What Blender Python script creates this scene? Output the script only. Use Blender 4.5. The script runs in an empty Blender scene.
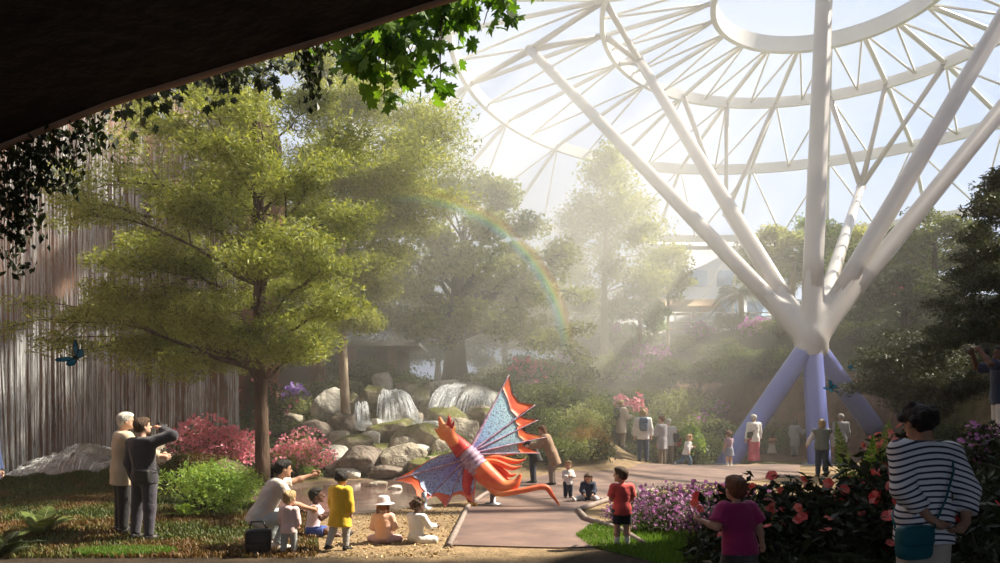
import bpy, math, random
import numpy as np
from mathutils import Vector, Matrix, Euler
SC = bpy.context.scene
COL = SC.collection
F, CH, HY = 700.0, 1.62, 420.0
PI = math.pi
RNG = np.random.default_rng(11)
V3 = lambda *a: np.array(a, float)

def P(px, py, d):
    """world point that lies at distance d on the line of sight of a spot in the photograph"""
    return V3((px - 500) / F * d, d, CH + (HY - py) / F * d)

def sstep(t):
    t = np.clip(t, 0, 1)
    return t * t * (3 - 2 * t)

# ------------------------------------------------------------------ noise
_rs = np.random.default_rng(5)
_TAB = _rs.random((64, 64))
def vnoise(x, y):
    x = np.asarray(x, float); y = np.asarray(y, float)
    xi = np.floor(x).astype(int); yi = np.floor(y).astype(int)
    fx = x - xi; fy = y - yi
    fx = fx * fx * (3 - 2 * fx); fy = fy * fy * (3 - 2 * fy)
    g = lambda a, b: _TAB[a % 64, b % 64]
    return (g(xi, yi) * (1 - fx) + g(xi + 1, yi) * fx) * (1 - fy) + (g(xi, yi + 1) * (1 - fx) + g(xi + 1, yi + 1) * fx) * fy
def fbm(x, y, o=4):
    s, a, t = 0, .5, 0
    for k in range(o):
        s = s + a * vnoise(x * 2 ** k + 13 * k, y * 2 ** k + 7 * k); t += a; a *= .5
    return s / t - .5
def noise3(p, sc):
    """cheap smooth 3-D noise, -1..1, for point arrays"""
    q = p * sc
    return (np.sin(q[:, 0] * 1.7 + 1.3 * np.sin(q[:, 1] * 1.1 + .5)) + np.sin(q[:, 1] * 1.9 + 1.2 * np.sin(q[:, 2] * 1.3 + 1.5)) + np.sin(q[:, 2] * 1.6 + 1.4 * np.sin(q[:, 0] * 1.2 + 2.5))) / 3

# ------------------------------------------------------------------ meshes
class MB:
    def __init__(s): s.V = []; s.F = []; s.n = 0
    def add(s, v, f, m=0):
        v = np.asarray(v, float).reshape(-1, 3)
        for q in (f if isinstance(f, list) else [f]):
            q = np.asarray(q, np.int64)
            if q.size: s.F.append((q + s.n, m))
        s.V.append(v); s.n += len(v)
        return s
    def build(s, name, mats, parent=None, smooth=True, origin=None, col=None):
        V = np.concatenate(s.V) if s.V else np.zeros((0, 3))
        if origin is not None: V = V - np.asarray(origin, float)
        me = bpy.data.meshes.new(name)
        me.vertices.add(len(V)); me.vertices.foreach_set('co', V.astype(np.float32).ravel())
        idx = np.concatenate([q.ravel() for q, m in s.F]); tot = np.concatenate([np.full(len(q), q.shape[1]) for q, m in s.F])
        mi = np.concatenate([np.full(len(q), m) for q, m in s.F])
        st = np.concatenate([[0], np.cumsum(tot)[:-1]])
        me.loops.add(len(idx)); me.loops.foreach_set('vertex_index', idx.astype(np.int32))
        me.polygons.add(len(tot)); me.polygons.foreach_set('loop_start', st.astype(np.int32)); me.polygons.foreach_set('loop_total', tot.astype(np.int32))
        me.polygons.foreach_set('material_index', mi.astype(np.int32))
        me.polygons.foreach_set('use_smooth', np.full(len(tot), bool(smooth)))
        for m in (mats if isinstance(mats, (list, tuple)) else [mats]): me.materials.append(m)
        if col is not None:
            a = me.attributes.new('tint', 'FLOAT_COLOR', 'POINT'); a.data.foreach_set('color', np.asarray(col, np.float32).ravel())
        me.update(calc_edges=True); me.validate()
        o = bpy.data.objects.new(name, me); COL.objects.link(o)
        if parent is not None: o.parent = parent
        return o

def grid_faces(nu, nv, close_u=False):
    """quads of an nv x nu lattice of points (row-major, u fastest)"""
    u = np.arange(nu if close_u else nu - 1); v = np.arange(nv - 1)
    U, W = np.meshgrid(u, v); U2 = (U + 1) % nu
    return np.stack([W * nu + U, W * nu + U2, (W + 1) * nu + U2, (W + 1) * nu + U], -1).reshape(-1, 4)

def frames(pts):
    pts = np.asarray(pts, float)
    t = np.gradient(pts, axis=0); t /= np.linalg.norm(t, axis=1)[:, None] + 1e-12
    ref = V3(0, 0, 1) if abs(t[0][2]) < .9 else V3(1, 0, 0)
    ns = []; n = ref
    for k in range(len(pts)):
        n = n - t[k] * np.dot(n, t[k])
        if np.linalg.norm(n) < 1e-6: n = np.cross(t[k], V3(1, 0, 0))
        n = n / np.linalg.norm(n); ns.append(n)
    ns = np.array(ns)
    return t, ns, np.cross(t, ns)

def tube(mb, pts, r, seg=8, cap=True, m=0, prof=None):
    pts = np.asarray(pts, float); n = len(pts)
    r = np.broadcast_to(np.asarray(r, float), (n,))
    t, a, b = frames(pts)
    ang = np.arange(seg) / seg * 2 * PI
    pr = np.ones(seg) if prof is None else np.asarray(prof)
    ring = pts[:, None] + (a[:, None] * (np.cos(ang) * pr)[None, :, None] + b[:, None] * (np.sin(ang) * pr)[None, :, None]) * r[:, None, None]
    v = ring.reshape(-1, 3); f = [grid_faces(seg, n, True)]
    if cap:
        k = len(v); v = np.concatenate([v, pts[:1], pts[-1:]]); i = np.arange(seg); j = (i + 1) % seg
        f.append(np.stack([np.full(seg, k), j, i], 1)); e = (n - 1) * seg
        f.append(np.stack([np.full(seg, k + 1), e + i, e + j], 1))
    mb.add(v, f, m)

def box(mb, c, size, R=None, m=0, bev=.12):
    """box with chamfered edges"""
    sx, sy, sz = np.asarray(size, float) / 2
    b = bev * min(sx, sy, sz)
    v = []
    for x in (-1, 1):
        for y in (-1, 1):
            for z in (-1, 1):
                v += [(x * sx, y * (sy - b), z * (sz - b)), (x * (sx - b), y * sy, z * (sz - b)), (x * (sx - b), y * (sy - b), z * sz)]
    v = np.array(v); idx = lambda x, y, z, k: ((x * 2 + y) * 2 + z) * 3 + k
    q = []; t = []
    for s in (0, 1):
        q.append([idx(s, 0, 0, 0), idx(s, 1, 0, 0), idx(s, 1, 1, 0), idx(s, 0, 1, 0)][::1 if s else -1])
        q.append([idx(0, s, 0, 1), idx(1, s, 0, 1), idx(1, s, 1, 1), idx(0, s, 1, 1)][::-1 if s else 1])
        q.append([idx(0, 0, s, 2), idx(1, 0, s, 2), idx(1, 1, s, 2), idx(0, 1, s, 2)][::1 if s else -1])
    for a in (0, 1):
        for c2 in (0, 1):
            q.append([idx(a, c2, 0, 0), idx(a, c2, 1, 0), idx(a, c2, 1, 1), idx(a, c2, 0, 1)])
            q.append([idx(a, 0, c2, 0), idx(a, 1, c2, 0), idx(a, 1, c2, 2), idx(a, 0, c2, 2)])
            q.append([idx(0, a, c2, 1), idx(1, a, c2, 1), idx(1, a, c2, 2), idx(0, a, c2, 2)])
    for x in (0, 1):
        for y in (0, 1):
            for z in (0, 1): t.append([idx(x, y, z, 0), idx(x, y, z, 1), idx(x, y, z, 2)])
    if R is not None: v = v @ np.asarray(R).T
    mb.add(v + np.asarray(c, float), [np.array(q), np.array(t)], m)

def rz(a):
    c, s = math.cos(a), math.sin(a); return np.array([[c, -s, 0], [s, c, 0], [0, 0, 1.]])
def rx(a):
    c, s = math.cos(a), math.sin(a); return np.array([[1., 0, 0], [0, c, -s], [0, s, c]])
def ry(a):
    c, s = math.cos(a), math.sin(a); return np.array([[c, 0, s], [0, 1., 0], [-s, 0, c]])

def ball(mb, c, r, nu=16, nv=10, R=None, m=0):
    th = np.linspace(0, PI, nv); ph = np.arange(nu) / nu * 2 * PI
    v = np.stack([np.sin(th)[:, None] * np.cos(ph), np.sin(th)[:, None] * np.sin(ph), np.cos(th)[:, None] + 0 * ph], -1).reshape(-1, 3)
    v = v * np.asarray(r, float)
    if R is not None: v = v @ np.asarray(R).T
    mb.add(v + np.asarray(c, float), grid_faces(nu, nv, True)[:, ::-1], m)

def ico_pts(sub=3):
    import bmesh
    bm = bmesh.new(); bmesh.ops.create_icosphere(bm, subdivisions=sub, radius=1)
    v = np.array([x.co[:] for x in bm.verts]); f = np.array([[q.index for q in p.verts] for p in bm.faces]); bm.free()
    return v, f
ICO3 = ico_pts(4); ICO2 = ico_pts(2)

def boulder_mesh(size, seed, sub=ICO3):
    v, f = sub; r = np.random.default_rng(seed)
    o = r.random(3) * 20
    d = 1 + .26 * noise3(v + o, 1.3) + .15 * noise3(v + o, 3.1) + .07 * noise3(v + o, 7.3) + .03 * noise3(v + o, 15.)
    v = v * d[:, None]
    for k in range(11):   # broken facets
        n = r.normal(size=3); n /= np.linalg.norm(n); c = .6 + .25 * r.random()
        s = v @ n; ex = np.maximum(s - c, 0); v = v - n * (ex * .85)[:, None]
    return v * np.asarray(size, float), f

# ------------------------------------------------------------------ scene objects
def tag(o, label=None, cat=None, group=None, kind=None):
    if label: o['label'] = label
    if cat: o['category'] = cat
    if group: o['group'] = group
    if kind: o['kind'] = kind
    return o
def thing(name, label, cat, loc=(0, 0, 0), group=None, rot=0.0, kind=None):
    o = bpy.data.objects.new(name, None); COL.objects.link(o); o.empty_display_size = .2
    o.location = [float(x) for x in loc]; o.rotation_euler = (0, 0, rot)
    return tag(o, label, cat, group, kind)
KIDS = {}
def copy_tree(o, loc=None, rot=None, scale=None, label=None, group=None, parent=None):
    c = o.copy(); COL.objects.link(c)
    if parent is not None: c.parent = parent
    if loc is not None: c.location = [float(x) for x in loc]
    if rot is not None: c.rotation_euler = (0, 0, rot)
    if scale is not None: c.scale = (scale,) * 3 if np.isscalar(scale) else scale
    if label: c['label'] = label
    if group: c['group'] = group
    for ch in list(o.children): copy_tree(ch, parent=c)
    return c
def structure(o): o['kind'] = 'structure'; return o

# ------------------------------------------------------------------ materials
MAT = {}
def nodes_of(name):
    m = bpy.data.materials.new(name); m.use_nodes = True
    nt = m.node_tree; nt.nodes.clear()
    return m, nt, nt.nodes.new, nt.links.new
def ramp(nt, cols, pos=None):
    r = nt.nodes.new('ShaderNodeValToRGB'); e = r.color_ramp.elements
    pos = pos if pos is not None else [k / (len(cols) - 1) for k in range(len(cols))]
    while len(e) < len(cols): e.new(.5)
    for k, c in enumerate(cols):
        e[k].position = pos[k]; e[k].color = (*c, 1)
    return r
def mat(name, c1, c2=None, rough=.7, scale=6.0, bump=0.0, bscale=None, metal=0.0, spec=.3, stretch=(1, 1, 1), cols=None, pos=None, detail=5, sheen=0.0, coat=0):
    if name in MAT: return MAT[name]
    m, nt, N, L = nodes_of(name)
    out = N('ShaderNodeOutputMaterial'); b = N('ShaderNodeBsdfPrincipled'); L(b.outputs[0], out.inputs[0])
    tc = N('ShaderNodeTexCoord'); mp = N('ShaderNodeMapping'); mp.inputs['Scale'].default_value = stretch; L(tc.outputs['Object'], mp.inputs[0])
    n = N('ShaderNodeTexNoise'); n.inputs['Scale'].default_value = scale; n.inputs['Detail'].default_value = detail; L(mp.outputs[0], n.inputs[0])
    if cols is None: cols = [c1, c2 if c2 is not None else tuple(x * .8 for x in c1)]; pos = [.35, .65]
    r = ramp(nt, cols, pos); L(n.outputs[0], r.inputs[0]); L(r.outputs[0], b.inputs['Base Color'])
    b.inputs['Roughness'].default_value = rough; b.inputs['Metallic'].default_value = metal; b.inputs['Specular IOR Level'].default_value = spec
    if sheen: b.inputs['Sheen Weight'].default_value = sheen
    if coat: b.inputs['Coat Weight'].default_value = coat
    if bump:
        n2 = N('ShaderNodeTexNoise'); n2.inputs['Scale'].default_value = bscale or scale * 3; n2.inputs['Detail'].default_value = 6; L(mp.outputs[0], n2.inputs[0])
        bp = N('ShaderNodeBump'); bp.inputs['Strength'].default_value = min(1, bump); bp.inputs['Distance'].default_value = .05 if bump < .75 else .12; L(n2.outputs[0], bp.inputs['Height']); L(bp.outputs[0], b.inputs['Normal'])
    MAT[name] = m
    return m
def leafmat(name, cols, trans=.4, rough=.5, tcol=None):
    """leaf surface: colour differs leaf by leaf, light passes through"""
    if name in MAT: return MAT[name]
    m, nt, N, L = nodes_of(name)
    out = N('ShaderNodeOutputMaterial'); g = N('ShaderNodeNewGeometry'); r = ramp(nt, cols); L(g.outputs['Random Per Island'], r.inputs[0])
    b = N('ShaderNodeBsdfPrincipled'); b.inputs['Roughness'].default_value = rough; b.inputs['Specular IOR Level'].default_value = .25; L(r.outputs[0], b.inputs['Base Color'])
    t = N('ShaderNodeBsdfTranslucent'); mx = N('ShaderNodeMixShader'); mx.inputs[0].default_value = trans
    hs = N('ShaderNodeMix'); hs.data_type = 'RGBA'; hs.blend_type = 'MULTIPLY'; hs.inputs[0].default_value = 1; L(r.outputs[0], hs.inputs[6]); hs.inputs[7].default_value = (*(tcol or (1.25, 1.2, .6)), 1)
    L(hs.outputs[2], t.inputs[0]); L(b.outputs[0], mx.inputs[1]); L(t.outputs[0], mx.inputs[2]); L(mx.outputs[0], out.inputs[0])
    MAT[name] = m
    return m
def tintmat(name, rough=.95, nscale=3.0, bump=.5, lo=.6, hi=1.35):
    """ground: colour of the zone (soil, moss, mulch, painted shade) times noise"""
    m, nt, N, L = nodes_of(name)
    out = N('ShaderNodeOutputMaterial'); b = N('ShaderNodeBsdfPrincipled'); L(b.outputs[0], out.inputs[0]); b.inputs['Roughness'].default_value = rough; b.inputs['Specular IOR Level'].default_value = .15
    a = N('ShaderNodeAttribute'); a.attribute_name = 'tint'; tc = N('ShaderNodeTexCoord')
    n = N('ShaderNodeTexNoise'); n.inputs['Scale'].default_value = nscale; n.inputs['Detail'].default_value = 8; n.inputs['Roughness'].default_value = .7; L(tc.outputs['Object'], n.inputs[0])
    r = ramp(nt, [(lo,) * 3, (hi,) * 3], [.35, .65]); L(n.outputs[0], r.inputs[0])
    mx = N('ShaderNodeMix'); mx.data_type = 'RGBA'; mx.blend_type = 'MULTIPLY'; mx.inputs[0].default_value = 1
    L(a.outputs['Color'], mx.inputs[6]); L(r.outputs[0], mx.inputs[7]); L(mx.outputs[2], b.inputs['Base Color'])
    n2 = N('ShaderNodeTexNoise'); n2.inputs['Scale'].default_value = 22; n2.inputs['Detail'].default_value = 5; L(tc.outputs['Object'], n2.inputs[0])
    bp = N('ShaderNodeBump'); bp.inputs['Strength'].default_value = bump; bp.inputs['Distance'].default_value = .06; L(n2.outputs[0], bp.inputs['Height']); L(bp.outputs[0], b.inputs['Normal'])
    return m

# ------------------------------------------------------------------ leaves
def leaf_quads(mb, pos, size, rng, aspect=.45, up=.5, m=0, axis=None, fold=.18, jitter=.35):
    """one folded leaf blade at every position; up: how far the blades lie flat"""
    n = len(pos)
    if n == 0: return
    d = rng.normal(size=(n, 3)) if axis is None else np.asarray(axis) + rng.normal(size=(n, 3)) * .45
    d[:, 2] *= (1 - up * .6)
    d /= np.linalg.norm(d, axis=1)[:, None] + 1e-9
    w = rng.normal(size=(n, 3)); w[:, 2] *= (1 - up)
    w = np.cross(d, np.cross(w, d)); w /= np.linalg.norm(w, axis=1)[:, None] + 1e-9
    nn = np.cross(d, w)
    s = (np.asarray(size) * (1 + jitter * rng.uniform(-1, 1, n)))[:, None]
    v = np.stack([pos - d * s * .5, pos + w * s * aspect * .5 + nn * s * fold * aspect, pos + d * s * .5, pos - w * s * aspect * .5 + nn * s * fold * aspect], 1)
    k = np.arange(n)[:, None] * 4
    mb.add(v.reshape(-1, 3), np.concatenate([k + [[0, 1, 2]], k + [[0, 2, 3]]]), m)

def cloud(centers, radii, n, rng, flat=.6, shell=.35):
    """positions scattered in the leaf clumps around the centres"""
    centers = np.asarray(centers, float); radii = np.broadcast_to(np.asarray(radii, float), (len(centers),))
    w = radii ** 2; w = w / w.sum()
    k = rng.choice(len(centers), n, p=w)
    d = rng.normal(size=(n, 3)); d /= np.linalg.norm(d, axis=1)[:, None]
    r = rng.random(n) ** shell
    return centers[k] + d * (r * radii[k])[:, None] * V3(1, 1, flat)
SUN_E, SKY_E, EXPO, HAZE = 13.5, 1.02, 0.08, 0.085
SKY_BACK = .40
HAZE_MIN, HAZE_C, HAZE_R = 0.0012, (0.5, 37.5, 8.0), (8.8, 12.5, 8.4)
SHADE_WALL_H = [14, 16, 14.5, 10.5, 8.5, 10, 16, 18]
# ================================================================== camera, sky, sun
cam = bpy.data.cameras.new('camera'); cam.lens = 36 * F / 1000; cam.sensor_width = 36; cam.shift_y = (HY - 281.5) / 1000; cam.clip_end = 400
co = bpy.data.objects.new('camera', cam); COL.objects.link(co); co.location = (0, 0, CH); co.rotation_euler = (PI / 2, 0, 0); SC.camera = co
SUN_AZ, SUN_EL = math.radians(72), math.radians(47)
SUN_DIR = V3(math.sin(SUN_AZ) * math.cos(SUN_EL), math.cos(SUN_AZ) * math.cos(SUN_EL), math.sin(SUN_EL))
sl = bpy.data.lights.new('sun', 'SUN'); sl.energy = SUN_E; sl.color = (1, .90, .72); sl.angle = math.radians(.7)
so = bpy.data.objects.new('sun', sl); COL.objects.link(so); so.rotation_euler = Vector(SUN_DIR).to_track_quat('Z', 'Y').to_euler()
w = bpy.data.worlds.new('sky'); SC.world = w; w.use_nodes = True; nt = w.node_tree; nt.nodes.clear(); N, L = nt.nodes.new, nt.links.new
wo = N('ShaderNodeOutputWorld'); bg = N('ShaderNodeBackground'); L(bg.outputs[0], wo.inputs[0])
tc = N('ShaderNodeTexCoord'); nz = N('ShaderNodeTexNoise'); nz.inputs['Scale'].default_value = 2.2; nz.inputs['Detail'].default_value = 6
mp = N('ShaderNodeMapping'); mp.inputs['Scale'].default_value = (1, 1, 2.2); L(tc.outputs['Generated'], mp.inputs[0]); L(mp.outputs[0], nz.inputs[0])
cr = ramp(nt, [(.62, .74, 1.0), (.86, .91, 1.0)], [.35, .75]); L(nz.outputs[0], cr.inputs[0])
# the sky is brightest on the sun's half
dt = N('ShaderNodeVectorMath'); dt.operation = 'DOT_PRODUCT'; L(tc.outputs['Generated'], dt.inputs[0]); dt.inputs[1].default_value = (.50, .78, .38)
mr = N('ShaderNodeMapRange'); mr.inputs['From Min'].default_value = -.3; mr.inputs['From Max'].default_value = 1.0; mr.inputs['To Min'].default_value = SKY_BACK; mr.inputs['To Max'].default_value = SKY_E; L(dt.outputs['Value'], mr.inputs['Value'])
L(cr.outputs[0], bg.inputs['Color']); L(mr.outputs[0], bg.inputs['Strength'])
vs = SC.view_settings; vs.view_transform = 'Standard'; vs.look = 'None'; vs.exposure = EXPO; vs.gamma = 1; vs.use_curve_mapping = False
cy = SC.cycles; cy.max_bounces = 7; cy.diffuse_bounces = 3; cy.glossy_bounces = 3; cy.transmission_bounces = 5; cy.transparent_max_bounces = 16; cy.volume_bounces = 1; cy.sample_clamp_indirect = 6

# ================================================================== ground
PC = V3(-3.1, 15.8)      # pond centre
def pond_r(x, y): return np.sqrt(((x - PC[0]) / (2.75 + .25 * np.sin(y * 1.3))) ** 2 + ((y - PC[1]) / (3.3 + .3 * np.sin(x * 1.7))) ** 2)
def H(x, y):
    x = np.asarray(x, float); y = np.asarray(y, float)
    z = 7.4 * sstep((y - 25.5) / 22) * sstep((x - .5) / 5)
    yb = np.maximum(34.5 - np.maximum(x - 11, 0) * 1.75, 17)
    zr = 3.5 * sstep((y - yb) / 3.2) + 3.6 * sstep((y - yb - 3) / 11)
    b = sstep((x - 7.5) / 3.0); z = z * (1 - b) + zr * b
    zc = (2.5 * sstep((y - 19.6) / 9) + .9 * sstep((y - 28) / 4)) * sstep((x + 10) / 3) * (1 - sstep((x - 2) / 4))
    zl = 2.4 * sstep((y - 24) / 8) * (1 - sstep((x + 10) / 3))
    z = np.maximum(z, np.maximum(zc, zl))
    z = z + 1.1 * sstep((x - 5.1 - (y - 8) * .25) / 2.3) * sstep((y - 6.5) / 3) * (1 - sstep((y - 16) / 4))
    wl = sstep((-x - 3.6 - .1 * np.maximum(y - 9, 0)) / 2.2) * sstep((y - 8.9) / 2.2) * (1 - sstep((y - 15.5) / 3))
    z = z + wl * (.12 + 1.0 * np.maximum(0, fbm(x * .5 + 3, y * .5 + 1, 3) * 2.0 + .2) * (.45 + .55 * sstep((y - 10.2) / 2)))
    z = z - .4 * sstep((1.06 - pond_r(x, y)) / .25)
    z = z + .05 * fbm(x * 1.3, y * 1.3) * sstep((y - 20) / 8) * 6
    return z
def ground(px, py):
    """the point of the ground behind a spot of the photograph"""
    t = np.linspace(3, 90, 6000); x = (px - 500) / F * t; z = CH + (HY - py) / F * t
    k = np.nonzero(z <= H(x, t))[0]
    k = k[0] if len(k) else -1
    return V3(x[k], t[k], H(x[k], t[k]))
def on(x, y): return V3(x, y, H(x, y))

yy = np.concatenate([np.arange(-10, 3, .6), np.arange(3, 34, .2), np.arange(34, 60, .6), np.arange(60, 111, 3.)])
uu = np.concatenate([np.linspace(-50, -16, 24)[:-1], np.arange(-16, 19, .2), np.linspace(19, 80, 42)])
X, Y = np.meshgrid(uu, yy); Z = H(X, Y)
tint = np.zeros(X.shape + (4,)); tint[..., 3] = 1
def zone(w, c):
    global tint
    w = np.clip(w, 0, 1)[..., None]; tint[..., :3] = tint[..., :3] * (1 - w) + np.array(c) * w
nA = fbm(X * .8, Y * .8); nB = fbm(X * 2.2 + 9, Y * 2.2)
zone(np.ones_like(X), (.235, .165, .095))                                  # trodden sandy soil
zone(sstep((Y - 23.5 - nA * 4 + 4 * (X < 1)) / 2.5), (.075, .072, .03))                 # planted slopes
zone(sstep((X - 7 + nA * 2) / 2) * sstep((Y - 26) / 2), (.15, .085, .06))  # bare earth bank
zone(sstep((Y - np.maximum(34.5 - np.maximum(X - 11, 0) * 1.75, 17) - 3.4 + nA * 2) / 2) * (X > 7), (.05, .06, .025))
mw = sstep((-X - 2.9 - .16 * (Y - 9) + nA * 2.2) / 1.4) * (1 - sstep((Y - 20) / 3))
zone(mw, (.05, .056, .016)); zone(mw * sstep((nB + nA - .02) / .12), (.09, .048, .02)); zone(mw * sstep((-nA - .1) / .1), (.035, .05, .014))
zone(sstep((8.75 + nA * .8 - Y + np.maximum(0, X - .5) * .25 + .6 * sstep((-X - 3) / 1.5)) / .7), (.035, .026, .018))                  # foreground shade by the entrance, painted into the ground colour
zone(sstep((X - 1.9 - (Y - 8) * .55 + nA) / .8) * (1 - sstep((Y - 13) / 3)), (.03, .026, .016))      # mulch of the flower beds
zone(sstep((1.12 - pond_r(X, Y)) / .1), (.10, .07, .05))
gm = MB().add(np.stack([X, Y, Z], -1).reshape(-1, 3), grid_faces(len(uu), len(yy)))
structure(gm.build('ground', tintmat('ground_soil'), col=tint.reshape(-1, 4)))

def flat_poly(name, pts, m, z=.02, thick=.06):
    from mathutils.geometry import tessellate_polygon
    n = len(pts); v = [(x, y, float(H(x, y)) + z) for x, y in pts]
    t = tessellate_polygon([[Vector((a, b, 0)) for a, b, c in v]])
    mb = MB(); vv = np.array(v + [(a, b, c - thick) for a, b, c in v]); i = np.arange(n); j = (i + 1) % n
    t = np.array(t); a, b, c = vv[t[:, 0]], vv[t[:, 1]], vv[t[:, 2]]
    neg = np.cross(b - a, c - a)[:, 2] < 0; t[neg] = t[neg][:, ::-1]
    mb.add(vv, [t, np.stack([i, i + n, j + n, j], 1)])
    return mb.build(name, m, smooth=False)
# paving
m, nt, N, L = nodes_of('paving'); out = N('ShaderNodeOutputMaterial'); b = N('ShaderNodeBsdfPrincipled'); L(b.outputs[0], out.inputs[0]); b.inputs['Roughness'].default_value = .6
tc = N('ShaderNodeTexCoord'); mp = N('ShaderNodeMapping'); mp.inputs['Rotation'].default_value = (0, 0, .35); L(tc.outputs['Object'], mp.inputs[0])
bk = N('ShaderNodeTexBrick'); bk.inputs['Scale'].default_value = 1.6; bk.inputs['Mortar Size'].default_value = .008; bk.inputs['Color1'].default_value = (.19, .125, .105, 1); bk.inputs['Color2'].default_value = (.16, .105, .092, 1); bk.inputs['Mortar'].default_value = (.14, .1, .085, 1); L(mp.outputs[0], bk.inputs['Vector'])
nz = N('ShaderNodeTexNoise'); nz.inputs['Scale'].default_value = 1.1; nz.inputs['Detail'].default_value = 6; L(tc.outputs['Object'], nz.inputs[0]); rr = ramp(nt, [(.62, .6, .62), (1.25, 1.2, 1.1)], [.35, .65]); L(nz.outputs[0], rr.inputs[0])
mx = N('ShaderNodeMix'); mx.data_type = 'RGBA'; mx.blend_type = 'MULTIPLY'; mx.inputs[0].default_value = 1; L(bk.outputs[0], mx.inputs[6]); L(rr.outputs[0], mx.inputs[7]); L(mx.outputs[2], b.inputs['Base Color'])
PAVE = m
def G0(px, py): d = F * CH / (py - HY); return ((px - 500) / F * d, d)
path_px = [(450, 546), (456, 535), (468, 508), (482, 497), (505, 484), (560, 475), (640, 470), (720, 467), (800, 464), (800, 476), (720, 484), (655, 491), (604, 503), (578, 512), (586, 521), (622, 533), (642, 546), (560, 549)]
pp = [G0(*q) for q in path_px]
structure(flat_poly('path', pp, PAVE))
# stone edging along the path
ed = np.array([(*G0(*q), .03) for q in [(449, 548), (455, 535), (468, 508), (482, 497), (503, 485)]])
mb = MB(); tube(mb, ed, .045, 6); structure(mb.build('path_edge', mat('edging', (.28, .22, .19), (.2, .16, .14), scale=9, bump=.4)))
ed = np.array([(*G0(*q), .04) for q in [(655, 491), (604, 503), (578, 512), (586, 521), (622, 533), (642, 546)]])
mb = MB(); tube(mb, ed, .05, 6); structure(mb.build('path_edge', MAT['edging']))

# ================================================================== cave roof, rock cliff and unseen shade wall
ROOF = np.array([(-9.9, -1), (-9.2, 1.4), (-8.0, 2.55), (-6.4, 3.25), (-4.8, 3.78), (-4.29, 3.98), (-3.34, 4.36), (-2.14, 4.72), (-1.46, 4.92), (-.6, 5.2), (.8, 5.6), (2.6, 5.85), (4.6, 5.9), (6.6, 5.35), (8.3, 4.1), (9.3, 2.2), (9.8, -1)])
tt = np.linspace(0, len(ROOF) - 1, 90); RF = np.stack([np.interp(tt, np.arange(len(ROOF)), ROOF[:, k]) for k in (0, 1)], 1)
yb = np.linspace(6, -3.5, 14)
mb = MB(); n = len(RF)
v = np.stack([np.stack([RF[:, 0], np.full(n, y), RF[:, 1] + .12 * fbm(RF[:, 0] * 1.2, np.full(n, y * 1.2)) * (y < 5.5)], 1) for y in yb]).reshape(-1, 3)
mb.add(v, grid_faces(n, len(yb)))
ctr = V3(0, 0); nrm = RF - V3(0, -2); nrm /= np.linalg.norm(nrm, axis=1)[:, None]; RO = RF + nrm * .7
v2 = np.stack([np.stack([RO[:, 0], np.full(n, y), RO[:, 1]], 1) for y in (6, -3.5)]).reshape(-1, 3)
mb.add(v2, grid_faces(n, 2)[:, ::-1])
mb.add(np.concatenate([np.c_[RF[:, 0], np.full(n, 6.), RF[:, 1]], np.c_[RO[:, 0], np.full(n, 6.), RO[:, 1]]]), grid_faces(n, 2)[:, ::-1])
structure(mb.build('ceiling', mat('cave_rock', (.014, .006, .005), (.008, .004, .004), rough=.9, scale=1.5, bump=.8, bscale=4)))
mb = MB(); tube(mb, np.c_[RF[:, 0], np.full(n, 6.03), RF[:, 1] + .01], .045, 6); structure(mb.build('trim_1', mat('roof_edge', (.5, .3, .19), (.42, .24, .15), rough=.6, scale=6)))

def rock_ribbon(name, pts, h, m, amp=.8, nz=46, step=.3, seed=0, lean=0.0):
    """a broken rock face that follows a line on the ground, with a top that runs back"""
    pts = np.array(pts, float); sgl = np.r_[0, np.cumsum(np.linalg.norm(np.diff(pts, axis=0), axis=1))]
    s = np.arange(0, sgl[-1], step); x = np.interp(s, sgl, pts[:, 0]); y = np.interp(s, sgl, pts[:, 1]); hh = np.interp(s, sgl, h) if not np.isscalar(h) else np.full(len(s), h)
    tx, ty = np.gradient(x), np.gradient(y); l = np.hypot(tx, ty); nx, ny = ty / l, -tx / l
    zz = np.linspace(0, 1, nz)
    S_, Zf = np.meshgrid(s, zz); zt = Zf * hh[None] - .6
    d = amp * (fbm(S_ * .35 + seed, zt * .22 + seed, 5) * 2) + .25 * amp * (np.abs(fbm(S_ * 1.3 + seed, zt * .5, 3)) * 2) - lean * zt
    d = d - np.maximum(Zf - .93, 0) * 60
    return np.stack([x[None] + nx * d, y[None] + ny * d, np.minimum(zt, hh[None] * .93 + 0 * zt + .6 * fbm(S_ * .4, zt * .4) )], -1), s, len(s), nz
ROCK = mat('cliff_rock', None, cols=[(.06, .03, .022), (.22, .105, .07), (.34, .2, .14), (.15, .09, .07)], pos=[.25, .45, .6, .75], rough=.85, scale=.8, bump=1.0, bscale=3.5, stretch=(1, 1, .35))
CL = [(-9.9, 6), (-10.8, 9.5), (-12.4, 13), (-14.4, 17), (-14.2, 18.8), (-12.3, 20.4), (-10.2, 21.5), (-8.3, 22.4), (-7.7, 23.6), (-8.6, 26), (-12, 30)]
v, s, nu, nv = rock_ribbon('wall_left', CL, [6, 9, 12, 14.5, 14.8, 14.8, 14.5, 14, 13.5, 12, 10], ROCK, seed=2)
mb = MB(); mb.add(v.reshape(-1, 3), grid_faces(nu, nv)); structure(mb.build('wall_left', ROCK))
CLV, CLS = v, s
CR = [(9.8, 5.5), (10.6, 9), (11.9, 12), (12.7, 13.3), (15.4, 18), (19.2, 23), (24, 29), (30.5, 36)]
v, s, nu, nv = rock_ribbon('shade_wall_right', CR[::-1], SHADE_WALL_H[::-1], ROCK, seed=9)
mb = MB(); mb.add(v.reshape(-1, 3), grid_faces(nu, nv)); structure(mb.build('shade_wall_right', ROCK))  # added out of view, its heights shaped to shade the foreground and bank

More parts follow.
